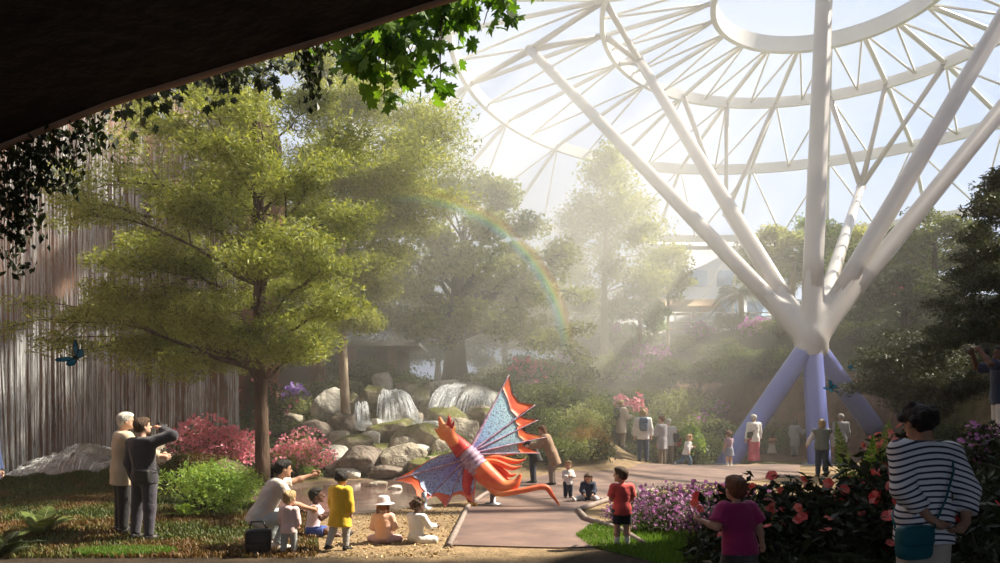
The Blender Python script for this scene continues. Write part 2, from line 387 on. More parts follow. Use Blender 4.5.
# ================================================================== waterfall curtain on the cliff
def watermat(name, lo, hi, sx=9.0, sz=.12, white=.8):
    m, nt, N, L = nodes_of(name); out = N('ShaderNodeOutputMaterial'); tc = N('ShaderNodeTexCoord'); mp = N('ShaderNodeMapping'); mp.inputs['Scale'].default_value = (sx, sx, sz * sx); L(tc.outputs['Object'], mp.inputs[0])
    n = N('ShaderNodeTexNoise'); n.inputs['Scale'].default_value = 1; n.inputs['Detail'].default_value = 6; n.inputs['Roughness'].default_value = .65; L(mp.outputs[0], n.inputs[0])
    r = N('ShaderNodeMapRange'); r.inputs['From Min'].default_value = .42; r.inputs['From Max'].default_value = .68; r.inputs['To Min'].default_value = lo; r.inputs['To Max'].default_value = hi; L(n.outputs[0], r.inputs['Value'])
    # broad veils: some parts of the curtain carry more water
    n2 = N('ShaderNodeTexNoise'); n2.inputs['Scale'].default_value = 1; n2.inputs['Detail'].default_value = 3; mp2 = N('ShaderNodeMapping'); mp2.inputs['Scale'].default_value = (sx * .16, sx * .16, sx * .03); L(tc.outputs['Object'], mp2.inputs[0]); L(mp2.outputs[0], n2.inputs[0])
    r2 = N('ShaderNodeMapRange'); r2.inputs['From Min'].default_value = .35; r2.inputs['From Max'].default_value = .62; r2.inputs['To Min'].default_value = .3; r2.inputs['To Max'].default_value = 1.15; L(n2.outputs[0], r2.inputs['Value'])
    mu = N('ShaderNodeMath'); mu.operation = 'MULTIPLY'; mu.use_clamp = True; L(r.outputs[0], mu.inputs[0]); L(r2.outputs[0], mu.inputs[1])
    t = N('ShaderNodeBsdfTransparent'); d = N('ShaderNodeBsdfPrincipled'); d.inputs['Base Color'].default_value = (white, white * 1.02, white * 1.05, 1); d.inputs['Roughness'].default_value = .35; d.inputs['Specular IOR Level'].default_value = .6
    tr = N('ShaderNodeBsdfTranslucent'); tr.inputs[0].default_value = (white, white, white, 1); m2 = N('ShaderNodeMixShader'); m2.inputs[0].default_value = .4; L(d.outputs[0], m2.inputs[1]); L(tr.outputs[0], m2.inputs[2])
    mx = N('ShaderNodeMixShader'); L(mu.outputs[0], mx.inputs[0]); L(t.outputs[0], mx.inputs[1]); L(m2.outputs[0], mx.inputs[2]); L(mx.outputs[0], out.inputs[0])
    MAT[name] = m; return m
WF = watermat('falling_water', .04, .72, sx=17, sz=.05); FOAM = watermat('foam', .55, 1.0, sx=6.0, sz=.5, white=.9); STR = watermat('water_strand', .3, 1.0, sx=14, sz=.08, white=.9)
fall = thing('waterfall', 'tall curtain waterfall streaming down the reddish cliff behind the couple', 'waterfall', (-11, 20, 0))
O = np.array(fall.location)
a0 = np.searchsorted(CLS, 11.0); a1 = np.searchsorted(CLS, 20.5)
face = CLV[:40, a0:a1]            # cliff points behind the water
fx = face[..., :2].mean(0)
tx = np.gradient(fx, axis=0); tn = np.stack([tx[:, 1], -tx[:, 0]], 1); tn /= np.linalg.norm(tn, axis=1)[:, None]
out_ = (face[..., :2] - fx[None]) @ np.zeros((2, 1))
front = np.array([max(np.dot(face[k, i, :2] - fx[i], tn[i]) for k in range(40)) for i in range(len(fx))])
front = np.convolve(np.pad(front, 4, mode='edge'), np.ones(9) / 9, 'valid')
base = fx + tn * (front + .25)[:, None]
zs = np.linspace(-.1, 14.0, 30); nb = len(base)
mb = MB(); v = np.stack([np.c_[base + tn * (.5 * (1 - z / 14) ** 2 + .12 * fbm(np.arange(nb) * .35, np.full(nb, z * .05)))[:, None], np.full(nb, z)] for z in zs])
mb.add(v.reshape(-1, 3), grid_faces(nb, len(zs))); mb.build('water_sheet', WF, fall, origin=O)
mb = MB(); r = np.random.default_rng(3)
for k in range(620):
    f_ = r.random() * (nb - 1.001); i = int(f_); t_ = f_ - i; bx = base[i] * (1 - t_) + base[i + 1] * t_; n_ = tn[i]
    z1 = r.uniform(2, 14.0) if r.random() < .6 else 14.0; z0 = -.1 if r.random() < .55 else max(0, z1 - r.uniform(1.5, 7))
    q = np.linspace(z1, z0, 7); o_ = .12 + r.random() * .5
    pts = np.stack([np.array([*(bx + n_ * (o_ + .5 * (1 - z / 14) ** 2) + r.normal(size=2) * .01), z]) for z in q])
    tube(mb, pts, r.uniform(.005, .02) * np.array([.4, 1, .8, 1, .9, 1, .5]), 4, False)
mb.build('water_strand', STR, fall, origin=O)['kind'] = 'stuff'

# ================================================================== pond
m, nt, N, L = nodes_of('pond_water'); out = N('ShaderNodeOutputMaterial'); b = N('ShaderNodeBsdfPrincipled'); L(b.outputs[0], out.inputs[0])
b.inputs['Base Color'].default_value = (.16, .10, .085, 1); b.inputs['Roughness'].default_value = .08; b.inputs['Specular IOR Level'].default_value = .7
tc = N('ShaderNodeTexCoord'); n = N('ShaderNodeTexNoise'); n.inputs['Scale'].default_value = 3.5; n.inputs['Detail'].default_value = 3; L(tc.outputs['Object'], n.inputs[0]); bp = N('ShaderNodeBump'); bp.inputs['Strength'].default_value = .12; bp.inputs['Distance'].default_value = .05; L(n.outputs[0], bp.inputs['Height']); L(bp.outputs[0], b.inputs['Normal'])
th = np.arange(64) / 64 * 2 * PI
mb = MB(); rr_ = np.linspace(0, 1.02, 8); v = np.stack([np.stack([PC[0] + 2.95 * q * np.cos(th), PC[1] + 3.5 * q * np.sin(th), np.full(64, -.05)], 1) for q in rr_]); mb.add(v.reshape(-1, 3), grid_faces(64, 8, True)); structure(mb.build('pond_water', m))

# ================================================================== glass dome
DC = V3(20.4, 43.0); PROF = np.array([(7.0, 28.4), (14.0, 27.4), (23.5, 25.4), (30.0, 20.5), (33.4, 12.0), (34.4, 4.0)]); NS = 22
WHITE = mat('white_steel', (.80, .79, .77), (.74, .73, .72), rough=.32, scale=.7, spec=.5)
def dome(rg, th):
    """point of the dome at ring position rg (0 = oculus, may be fractional) and angle th (0 = away from the cave)"""
    R = np.interp(rg, np.arange(6), PROF[:, 0]); z = np.interp(rg, np.arange(6), PROF[:, 1])
    return V3(DC[0] + R * math.sin(th), DC[1] + R * math.cos(th), z)
dm = thing('glass_dome', 'huge glazed dome of white steel rings and ribs over the garden', 'dome', (DC[0], DC[1], 0)); O = np.array(dm.location)
YMIN = [-99, -99, 10, 27, 40, 46]       # the dome lands on the rock round the cave: its lower rings only run round the far side
for k, (wd, ht) in enumerate([(.35, 1.1), (.3, .8), (.32, .9), (.3, .7), (.25, .5), (.4, .8)]):
    R, z = PROF[k]; lim = PI
    if DC[1] - R < YMIN[k]: lim = math.acos((YMIN[k] - DC[1]) / R)
    th = np.linspace(-lim, lim, 121)
    q = np.array([(R - wd / 2, z - ht / 2), (R + wd / 2, z - ht / 2), (R + wd / 2, z + ht / 2), (R - wd / 2, z + ht / 2)])
    v = np.stack([np.stack([DC[0] + q[:, 0] * math.sin(t), DC[1] + q[:, 0] * math.cos(t), q[:, 1]], 1) for t in th])
    mb = MB(); mb.add(v.reshape(-1, 3), [grid_faces(4, 121, True)[:, ::-1], np.array([[0, 1, 2, 3], [483, 482, 481, 480]])]); mb.build('oculus_ring' if k == 0 else 'ring_beam', WHITE, dm, origin=O, smooth=False)
def ok_(rg, th): return dome(rg, th)[1] >= np.interp(rg, np.arange(6), YMIN) - .3
for s_ in range(NS):
    th = (s_ + .5) / NS * 2 * PI; pts = np.array([dome(q, th) for q in np.linspace(0, 5, 26) if ok_(q, th)]); mb = MB(); tube(mb, pts, .17, 6); mb.build('rib', WHITE, dm, origin=O)
for bnd in range(4):
    mb = MB()
    for s_ in range(NS):
        a = dome(bnd, (s_ + .5) / NS * 2 * PI)
        for e in (0, 1):
            if not (ok_(bnd, (s_ + .5) / NS * 2 * PI) and ok_(bnd + 1, (s_ + e) / NS * 2 * PI)): continue
            m0 = dome(bnd + 1, (s_ + e) / NS * 2 * PI)
            mid = (a + m0) / 2; tube(mb, [a, mid, m0], .085, 5)
    mb.build('lattice', WHITE, dm, origin=O)
m, nt, N, L = nodes_of('dome_glass'); out = N('ShaderNodeOutputMaterial'); t = N('ShaderNodeBsdfTransparent'); t.inputs[0].default_value = (.97, .98, .99, 1); g = N('ShaderNodeBsdfGlossy'); g.inputs['Roughness'].default_value = .05
mx = N('ShaderNodeMixShader'); mx.inputs[0].default_value = .04; L(t.outputs[0], mx.inputs[1]); L(g.outputs[0], mx.inputs[2]); L(mx.outputs[0], out.inputs[0])
GLASS = m
ths = np.linspace(0, 2 * PI, NS * 2 + 1); rg = np.linspace(0, 5, 26)
v = np.array([[dome(q, t) + V3(0, 0, .35) for t in ths] for q in rg]); v = np.concatenate([[[V3(DC[0], DC[1], 29.2)] * len(ths)], v])
fc = grid_faces(len(ths), 27); vv = v.reshape(-1, 3); rgs = np.repeat(np.r_[0, rg], len(ths)); okv = vv[:, 1] >= np.interp(rgs, np.arange(6), YMIN) - .4
mb = MB(); mb.add(vv, fc[okv[fc].all(1)]); mb.build('glazing', GLASS, dm, origin=O)

# ================================================================== terrace and building at the back
CONC = mat('pale_concrete', (.55, .5, .47), (.46, .42, .4), rough=.8, scale=2, bump=.2); TIMB = mat('terrace_timber', (.5, .33, .18), (.4, .26, .14), rough=.6, scale=3, stretch=(1, 1, 6))
TY = 46.0
def xat(px, d): return (px - 500) / F * d
mb = MB(); zt = 7.5; box(mb, (xat(690, TY), TY + 3, zt - .25), (24, 7, .5)); box(mb, (xat(690, TY), TY - .3, zt - .7), (24, .35, 1.2)); structure(mb.build('terrace_slab', CONC))
rl = thing('terrace_railing', 'white post railing along the upper terrace walkway', 'railing', (xat(700, TY), TY - .35, zt)); O = np.array(rl.location)
for k in range(23):
    x = xat(690, TY) - 11.8 + k * 1.07; mb = MB(); box(mb, (x, TY - .4, zt + .55), (.09, .09, 1.1)); mb.build('post', WHITE, rl, origin=O)
for z in (.55, 1.12):
    mb = MB(); box(mb, (xat(690, TY), TY - .4, zt + z), (24, .07, .07)); mb.build('rail', WHITE, rl, origin=O)
m, nt, N, L = nodes_of('rail_glass'); out = N('ShaderNodeOutputMaterial'); t = N('ShaderNodeBsdfTransparent'); d_ = N('ShaderNodeBsdfDiffuse'); d_.inputs[0].default_value = (.75, .8, .85, 1); mx = N('ShaderNodeMixShader'); mx.inputs[0].default_value = .45; L(t.outputs[0], mx.inputs[1]); L(d_.outputs[0], mx.inputs[2]); L(mx.outputs[0], out.inputs[0])
mb = MB(); box(mb, (xat(690, TY), TY - .36, zt + .5), (24, .02, .85)); mb.build('glass_panel', m, rl, origin=O)
pv = thing('pavilion', 'low pavilion with flat timber roof at the far end of the terrace', 'pavilion', (xat(622, 48), 48.5, zt)); O = np.array(pv.location)
mb = MB(); box(mb, (xat(645, 48), 49, 9.45), (9.5, 4.5, .45)); mb.build('roof', TIMB, pv, origin=O)
for px in (592, 617, 640, 665, 697):
    mb = MB(); tube(mb, [(xat(px, 47.4), 47.4, zt), (xat(px, 47.4), 47.4, 9.3)], .12, 10); mb.build('post', CONC, pv, origin=O)
mb = MB(); box(mb, (xat(640, 50.8), 50.8, 8.4), (8.5, .3, 1.9)); mb.build('back_wall', TIMB, pv, origin=O)
bd = thing('outside_building', 'pale flat roofed building seen through the glass past the terrace', 'building', (xat(700, 84), 86, 6)); O = np.array(bd.location)
mb = MB(); box(mb, (xat(712, 84), 88, 14), (15, 8, 17)); mb.build('facade', mat('facade_white', (.7, .72, .76), (.64, .67, .72), rough=.6, scale=.4), bd, origin=O)
mb = MB(); box(mb, (xat(712, 84), 88, 22.7), (16, 9, .6)); mb.build('roof', WHITE, bd, origin=O)
for i in range(4):
    for j in range(2): mb = MB(); box(mb, (xat(712, 84) - 5.4 + i * 3.6, 83.95, 15 + j * 3.6), (2.4, .15, 1.9)); mb.build('window', mat('window_blue', (.35, .5, .7), (.3, .45, .65), rough=.15, scale=1), bd, origin=O)
# low building behind the trees on the left
bl = thing('garden_building', 'low flat roofed wall building in shade behind the waterfall garden', 'building', (-9, 34, 2)); O = np.array(bl.location)
mb = MB(); box(mb, (-9.3, 35.4, 3.3), (9.2, 2.4, 3.6)); mb.build('wall', mat('building_plum', (.26, .2, .2), (.21, .165, .17), rough=.8, scale=1.2), bl, origin=O)
mb = MB(); box(mb, (-9.0, 34.9, 5.2), (10.4, 4.0, .2)); mb.build('roof', mat('slab_light', (.5, .46, .44), (.43, .4, .39), rough=.6), bl, origin=O)
for px in (268, 320, 352, 392): mb = MB(); tube(mb, [(xat(px, 33.6), 33.6, 1.6), (xat(px, 33.6), 33.6, 5.1)], .22, 12); mb.build('pillar', mat('rust_pillar', (.55, .28, .17), (.45, .22, .14), rough=.7, scale=2), bl, origin=O)

# ================================================================== haze that fills the garden
m, nt, N, L = nodes_of('haze'); out = N('ShaderNodeOutputMaterial'); s = N('ShaderNodeVolumeScatter'); s.inputs['Color'].default_value = (1, .975, .92, 1); s.inputs['Anisotropy'].default_value = .2; L(s.outputs[0], out.inputs['Volume'])
# thickest over the spray and the wet planting in the middle of the garden, thin elsewhere
tc = N('ShaderNodeTexCoord'); sb = N('ShaderNodeVectorMath'); sb.operation = 'SUBTRACT'; L(tc.outputs['Object'], sb.inputs[0]); sb.inputs[1].default_value = HAZE_C
sc_ = N('ShaderNodeVectorMath'); sc_.operation = 'DIVIDE'; L(sb.outputs[0], sc_.inputs[0]); sc_.inputs[1].default_value = HAZE_R; dt = N('ShaderNodeVectorMath'); dt.operation = 'DOT_PRODUCT'; L(sc_.outputs[0], dt.inputs[0]); L(sc_.outputs[0], dt.inputs[1])
ng = N('ShaderNodeMath'); ng.operation = 'MULTIPLY'; L(dt.outputs['Value'], ng.inputs[0]); ng.inputs[1].default_value = -1; ex = N('ShaderNodeMath'); ex.operation = 'EXPONENT'; L(ng.outputs[0], ex.inputs[0])
de = N('ShaderNodeMath'); de.operation = 'MULTIPLY_ADD'; L(ex.outputs[0], de.inputs[0]); de.inputs[1].default_value = HAZE; de.inputs[2].default_value = HAZE_MIN; L(de.outputs[0], s.inputs['Density'])
if HAZE > 0:
    mb = MB(); mb.add(np.array([(x, y, z) for x in (-52, 82) for y in (-12, 112) for z in (-2, 36)], float), np.array([[0, 1, 3, 2], [4, 6, 7, 5], [0, 4, 5, 1], [2, 3, 7, 6], [0, 2, 6, 4], [1, 5, 7, 3]]))
    tag(mb.build('haze', m, smooth=False), 'sunlit haze hanging in the air of the whole garden', 'haze', kind='stuff')
# ================================================================== plants
PINE = leafmat('pine_needles', [(.10, .13, .03), (.25, .29, .06), (.40, .43, .13), (.17, .20, .045)], trans=.38)
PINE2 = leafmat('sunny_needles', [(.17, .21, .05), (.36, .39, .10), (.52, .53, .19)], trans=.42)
OAKL = leafmat('oak_leaves', [(.20, .24, .10), (.35, .39, .17), (.46, .48, .24)], trans=.35)
PALE = leafmat('pale_leaves', [(.24, .28, .12), (.36, .38, .18), (.44, .45, .24)], trans=.45)
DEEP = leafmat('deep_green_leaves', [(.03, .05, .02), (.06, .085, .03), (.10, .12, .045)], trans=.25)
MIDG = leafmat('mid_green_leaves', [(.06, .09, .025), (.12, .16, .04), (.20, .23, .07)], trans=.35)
BRIGHT = leafmat('bright_green_leaves', [(.12, .22, .04), (.22, .34, .07), (.34, .44, .12)], trans=.45)
CEDAR = leafmat('cedar_needles', [(.02, .03, .012), (.045, .055, .02), (.075, .08, .03)], trans=.2)
MAPLE = leafmat('maple_leaves', [(.04, .10, .012), (.08, .17, .02), (.16, .28, .035)], trans=.5, tcol=(1.5, 1.5, .5))
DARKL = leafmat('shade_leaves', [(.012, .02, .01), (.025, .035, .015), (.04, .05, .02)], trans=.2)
MOSS = leafmat('moss_blades', [(.07, .10, .02), (.16, .10, .04), (.10, .12, .025), (.20, .13, .05)], trans=.25)
GRASS = leafmat('grass_blades', [(.06, .13, .015), (.10, .20, .025), (.15, .25, .04)], trans=.35)
PINK = leafmat('pink_petals', [(.75, .22, .32), (.85, .38, .45), (.9, .5, .55)], trans=.4, tcol=(1.1, .8, .9))
ROSE = leafmat('rose_petals', [(.75, .06, .08), (.85, .16, .16), (.9, .30, .28)], trans=.35, tcol=(1.2, .7, .7))
MAUVE = leafmat('mauve_petals', [(.42, .16, .42), (.55, .25, .52), (.65, .36, .6)], trans=.4, tcol=(1.1, .8, 1.1))
VIOL = leafmat('violet_petals', [(.35, .22, .7), (.5, .35, .8), (.62, .48, .85)], trans=.4, tcol=(1., .8, 1.1))
BARK = mat('bark_brown', None, cols=[(.035, .022, .015), (.10, .062, .042), (.16, .11, .075)], pos=[.3, .5, .7], rough=.9, scale=5, bump=1, bscale=9, stretch=(1, 1, .25))
BARKP = mat('bark_pale', None, cols=[(.28, .2, .14), (.42, .33, .24), (.5, .4, .3)], pos=[.3, .5, .7], rough=.85, scale=4, bump=.6, bscale=9, stretch=(1, 1, .3))
BARKR = mat('bark_red', None, cols=[(.20, .10, .07), (.36, .2, .14)], pos=[.35, .65], rough=.85, scale=4, bump=.6, stretch=(1, 1, .3))
BARKD = mat('bark_dark', None, cols=[(.03, .022, .018), (.08, .06, .05)], pos=[.35, .65], rough=.9, scale=5, bump=.8, stretch=(1, 1, .3))

def limb_path(a, b, rng, sag=.0, wig=.08, n=9, lift=.25):
    t = np.linspace(0, 1, n)[:, None]; L_ = np.linalg.norm(b - a)
    p = a * (1 - t) + b * t
    p[:, 2] += (lift * np.sin(t[:, 0] * PI) - sag * t[:, 0] ** 2) * L_ * .5
    wv = rng.normal(size=(n, 3)) * wig * L_ / n; wv[0] = 0; wv[-1] *= .3
    return p + np.cumsum(wv, 0) * .5

def tree(name, label, cat, trunk, trad, ends, leaf, bark, nleaf, lsize, clump, flat=.55, up=.4, asp=.45, sub=4, sag=.1, lift=.2, rng=None, group=None, lim_r=.3, split_at=None, shell=.4, merge=False, subl=.34, axis=None, seg=10, extra=None, flare=.55):
    """trunk: points; ends: list of (height along the trunk 0..1, end point)"""
    rng = rng or np.random.default_rng(len(label) * 7)
    trunk = np.asarray(trunk, float); base = trunk[0]
    root = thing(name, label, cat, base, group)
    tl = np.r_[0, np.cumsum(np.linalg.norm(np.diff(trunk, axis=0), axis=1))]; s = np.linspace(0, 1, 18)
    tp = np.stack([np.interp(s * tl[-1], tl, trunk[:, k]) for k in range(3)], 1)
    tr = np.interp(s * tl[-1], tl, np.broadcast_to(np.asarray(trad, float), (len(trunk),)))
    fl = tr * (1 + flare * np.exp(-s * tl[-1] / (2.2 * tr[0])))
    tm = MB(); tp2 = tp.copy(); tp2[0, 2] -= .3; tube(tm, tp2, fl, 14 if not merge else 8, prof=1 + .06 * np.sin(np.arange(14 if not merge else 8) * 2.4))
    C_, R_ = [], []
    for h, e in ends:
        a = np.array([np.interp(h, s, tp[:, k]) for k in range(3)]); e = np.asarray(e, float); Lg = np.linalg.norm(e - a)
        p = limb_path(a, e, rng, sag, .35, 9, lift); r0 = max(.012, lim_r * np.interp(h, s, tr) * min(1, .35 + Lg / 7))
        bm_ = tm if merge else MB()
        tube(bm_, p, np.linspace(r0, r0 * .16, 9), 6 if merge else 7)
        for k in range(sub):
            q = rng.uniform(.3, .98); i = q * 8; i0 = min(int(i), 7); a2 = p[i0] * (1 - (i - i0)) + p[i0 + 1] * (i - i0)
            d = (p[-1] - p[0]) / Lg + rng.normal(size=3) * V3(.75, .75, .4); d /= np.linalg.norm(d); l2 = Lg * subl * rng.uniform(.5, 1.1)
            p2 = limb_path(a2, a2 + d * l2, rng, sag, .3, 5, lift); tube(bm_, p2, np.linspace(r0 * .4, r0 * .1, 5), 4, False)
            C_ += [p2[-1], p2[3]]; R_ += [clump * rng.uniform(.7, 1.15), clump * rng.uniform(.5, .9)]
        C_ += [p[-1], p[-2], p[-3]]; R_ += [clump, clump * .85, clump * .7]
        if not merge: bm_.build('branch', bark, root, origin=base)
    tm.build('trunk', bark, root, origin=base)
    if extra: C_ += [c for c, r in extra]; R_ += [r for c, r in extra]
    fm = MB(); pos = cloud(C_, R_, nleaf, rng, flat, shell)
    leaf_quads(fm, pos, lsize, rng, asp, up)
    fm.build('foliage', leaf, root, origin=base, smooth=False)
    return root

def crown_ends(c, rad, n, rng, low=-.5, h0=.45, h1=1.0):
    """branch ends over an ellipsoid crown"""
    out = []
    for k in range(n):
        z = low + (1 - low) * (k + .5) / n; a = k * 2.39996 + rng.uniform(-.3, .3); q = math.sqrt(max(0, 1 - z * z)) if abs(z) < 1 else 0
        f = rng.uniform(.75, 1.0); e = np.asarray(c) + V3(q * math.cos(a), q * math.sin(a), z) * np.asarray(rad) * f
        out.append((np.clip(h0 + (h1 - h0) * (z - low) / (1 - low) * .95, 0, 1), e))
    return out

# ---- the tall needle tree on the left: its branch ends read off the photograph, each with a depth of its own
rng = np.random.default_rng(21)
g = ground(263, 483); d0 = g[1]
ends = []
for px, py, dd in [(52, 322, -1.5), (75, 318, .5), (70, 214, -1), (88, 200, 1), (104, 168, .5), (112, 250, -2), (120, 300, -1), (122, 285, 1.5), (150, 345, -1), (175, 340, .5), (165, 140, -.5), (150, 110, 1.5), (185, 200, -2.5), (170, 270, -2), (205, 330, -1.5),
                   (130, 125, 2), (200, 90, -1), (230, 60, 0), (280, 45, -.5), (255, 90, 2), (190, 245, 2), (215, 300, -2.6), (225, 345, 1), (300, 330, -1.5), (320, 345, 1), (250, 250, -3), (290, 210, -3), (215, 150, -2.8), (320, 150, -2.5), (330, 260, -1), (355, 215, 1), (350, 120, 0), (310, 90, 1.5), (345, 300, -2), (300, 285, 2.5), (240, 200, 2.6), (262, 130, -2.5), (95, 330, 1)]:
    e = P(px, py, d0 + dd); hz = e[2] - np.random.default_rng(px).uniform(-.2, .7); ends.append((np.clip(hz / 13.5, .2, .98), e))
tree('needle_tree', 'tall dark trunked needle leaf tree with wide yellow green tiers beside the waterfall', 'tree', [g, P(261, 400, d0), P(259, 250, d0), P(257, 110, d0), P(258, 45, d0)], [.165, .15, .13, .1, .04],
     ends, PINE, BARK, 120000, .125, .68, flat=.42, up=.45, asp=.26, sub=6, sag=.12, lift=.12, rng=rng, lim_r=.42, flare=.2)
# ---- second tree with the pale trunk
rng = np.random.default_rng(22); g = ground(347, 437); d1 = g[1]
ends = []
for px, py, dd in [(385, 75, 0), (420, 105, .5), (440, 150, 1), (432, 185, -1), (400, 130, -1.5), (370, 95, -1), (350, 70, 1), (415, 215, 0), (395, 250, -.5), (375, 290, .5), (360, 320, -1), (330, 100, -1.5), (345, 160, -2), (372, 180, -2), (390, 200, 2), (310, 60, .5), (365, 255, -2), (320, 210, -1), (300, 150, -1), (330, 300, .5), (300, 250, 1), (290, 320, -.5), (430, 125, -.5), (405, 165, -2.4), (350, 230, 1.8), (310, 330, -1.4)]:
    e = P(px, py, d1 + dd); ends.append((np.clip((e[2] - .2) / 15.5, .2, .98), e))
tree('needle_tree', 'pale trunked tree with sunlit yellow green crown just behind the dark trunk', 'tree', [g, P(344, 380, d1), P(341, 300, d1), P(345, 180, d1), P(350, 80, d1)], [.16, .15, .12, .08, .03],
     ends, PINE2, BARKP, 95000, .145, .9, flat=.5, up=.42, asp=.28, sub=6, rng=rng, lim_r=.42)
# ---- reddish trunk further back
rng = np.random.default_rng(23); b = on(*P(317, 400, 27.5)[:2]); top = P(322, 190, 28)
tree('red_barked_tree', 'slender reddish trunked tree standing between the two needle trees', 'tree', [b, P(318, 330, 27.5), top], [.24, .2, .06], crown_ends(P(325, 235, 28), (4.0, 3, 3.2), 16, rng), PINE, BARKR, 14000, .22, .9, rng=rng)
# ---- oak
rng = np.random.default_rng(24); b = on(*P(455, 380, 31)[:2]); D_ = b[1]
oe = [(np.clip((e[2] - b[2]) / 9.5, .28, .97), e) for e in [P(px, py, D_ + dd) for px, py, dd in [(362, 325, 0), (368, 290, 1.5), (385, 255, -1), (400, 225, 0), (420, 200, 1), (450, 185, -1), (480, 182, .5), (512, 200, -.5), (540, 230, 1), (560, 262, -1), (572, 300, 1), (565, 330, -.5), (540, 335, -2), (505, 325, -3), (470, 315, -3), (430, 320, -3), (395, 318, -2), (420, 280, -3.4), (460, 260, -3.6), (500, 260, -3.4), (530, 290, -3), (390, 290, -2.4), (440, 230, -2.8), (490, 222, -2.8), (525, 250, 2), (440, 250, 3), (480, 290, 3), (510, 300, 3), (410, 300, 3), (545, 275, -1.6), (375, 310, -1)]]]
tree('oak_tree', 'broad spreading oak with dark trunk and rounded crown behind the cascade', 'tree', [b, P(455, 345, D_), P(457, 290, D_), P(465, 225, D_)], [.46, .4, .28, .1], oe, OAKL, BARKD, 42000, .2, .78, flat=.6, up=.35, asp=.55, sub=5, rng=rng, lim_r=.5, lift=.28)
# ---- tall airy tree
rng = np.random.default_rng(25); b = on(*P(605, 360, 39)[:2]); D_ = b[1]
ae = [(np.clip((e[2] - b[2]) / 12.5, .25, .99), e) for e in [P(px, py, D_ + dd) for px, py, dd in [(608, 155, 0), (590, 172, 1), (628, 175, -1), (580, 200, -1), (640, 205, 1), (570, 225, .5), (618, 195, -2), (652, 225, -.5), (562, 245, -1), (600, 225, -2), (632, 240, -2), (660, 258, 1), (575, 275, -1), (555, 265, 1), (612, 265, -2), (645, 280, -1), (585, 300, 1), (630, 300, 1), (672, 285, 0), (600, 250, 2), (625, 215, 2)]]]
tree('airy_tree', 'tall slim airy tree standing pale in the haze beneath the dome', 'tree', [b, P(604, 300, D_), P(606, 230, D_), P(608, 160, D_)], [.24, .19, .12, .04], ae, PALE, BARKP, 19000, .22, .95, flat=.9, up=.4, rng=rng, sub=6, subl=.45)
rng = np.random.default_rng(26); b = on(*P(668, 345, 41)[:2])
tree('young_tree', 'small green tree on thin stem left of the terrace palm', 'tree', [b, P(668, 300, 41), P(667, 255, 41)], [.1, .08, .03], crown_ends(P(667, 275, 41), (1.4, 1.3, 1.9), 14, rng), PALE, BARKP, 5000, .2, .55, rng=rng, sub=3, merge=True)
rng = np.random.default_rng(27); b = on(*P(640, 340, 40)[:2])
tree('bushy_tree', 'round bushy green tree in front of the timber pavilion', 'tree', [b, P(640, 318, 40), P(642, 300, 40)], [.14, .1, .05], crown_ends(P(642, 312, 40), (1.7, 1.4, 1.5), 14, rng, low=-.8), BRIGHT, BARKP, 6000, .2, .6, rng=rng, sub=3, merge=True)
# ---- trees that close the back of the garden
BACK = []
for k, (px, py, d, rw, rh, lm, lab) in enumerate([(250, 300, 37, 4.2, 3.6, MIDG, 'shaded leafy tree rising behind the low garden building'), (400, 315, 40, 4, 4, MIDG, 'hazy tree half hidden behind the oak, on its waterfall side'), (505, 330, 41, 4.2, 3, PALE, 'hazy pale tree low behind the rainbow end of the oak'),
        (560, 322, 43, 3.0, 2.4, PALE, 'hazy low tree between the oak and the tall airy tree'), (775, 262, 46, 2.4, 2.6, PALE, 'sunlit feathery tree behind the leaning column branch'), (815, 255, 46, 2.6, 2.4, BRIGHT, 'bright green tree framed between the column branches'), (850, 262, 47, 2.8, 2.4, PALE, 'pale sunlit tree just past the column branches'),
        (890, 268, 40, 3.2, 1.9, MIDG, 'umbrella shaped tree with several stems above the earth bank'), (935, 250, 36, 3.0, 2.0, MIDG, 'flat topped green tree between umbrella tree and dark conifer'), (905, 300, 30, 2.4, 1.2, DEEP, 'dark low spreading tree under the umbrella tree'), (195, 300, 36, 4, 5, MIDG, 'dim tree seen through needles past the cliff end'), (330, 330, 40, 3.6, 4, DEEP, 'dark tree over the roof of the garden building'), (438, 345, 43, 3.4, 2.6, MIDG, 'low hazy tree filling the gap behind the oak trunk')]):
    rng = np.random.default_rng(40 + k); c = P(px, py, d); b = on(c[0], c[1]); b2 = b * .5 + c * .5
    tree('garden_tree', lab, 'tree', [b, b2, c + V3(0, 0, rh * .5)], [.26, .18, .05], crown_ends(c, (rw, rw * .8, rh), 18, rng), lm, BARKD, 11000, .22, .26 * rw, rng=rng, sub=4, merge=True, flat=.5 if k in (7, 8, 9) else .7)
# ---- dark conifer masses on the right edge
rng = np.random.default_rng(60); b = on(*P(1008, 420, 15.5)[:2]); D_ = b[1]
ce = [(np.clip((e[2] - b[2]) / 6.5, .1, .98), e) for e in [P(px, py, D_ + dd) for px, py, dd in [(1000, 175, 0), (985, 215, -.5), (970, 255, .3), (975, 235, 1), (955, 290, -.5), (962, 270, .8), (940, 325, .5), (950, 310, -.8), (1030, 200, 0), (1040, 260, -.5), (990, 245, -1), (985, 290, -1.2), (1000, 330, -1.2), (965, 335, -.6), (1030, 320, -1), (990, 195, .6), (1010, 270, -1.2), (935, 340, -.3)]]]
tree('dark_conifer', 'dark conifer at the edge towering behind the person with raised arms', 'tree', [b, P(1008, 300, D_), P(1004, 170, D_)], [.2, .15, .05], ce, CEDAR, BARKD, 30000, .11, .42, flat=.4, up=.5, asp=.3, sub=6, rng=rng)
rng = np.random.default_rng(61); b = on(*P(925, 400, 20)[:2]); D_ = b[1]
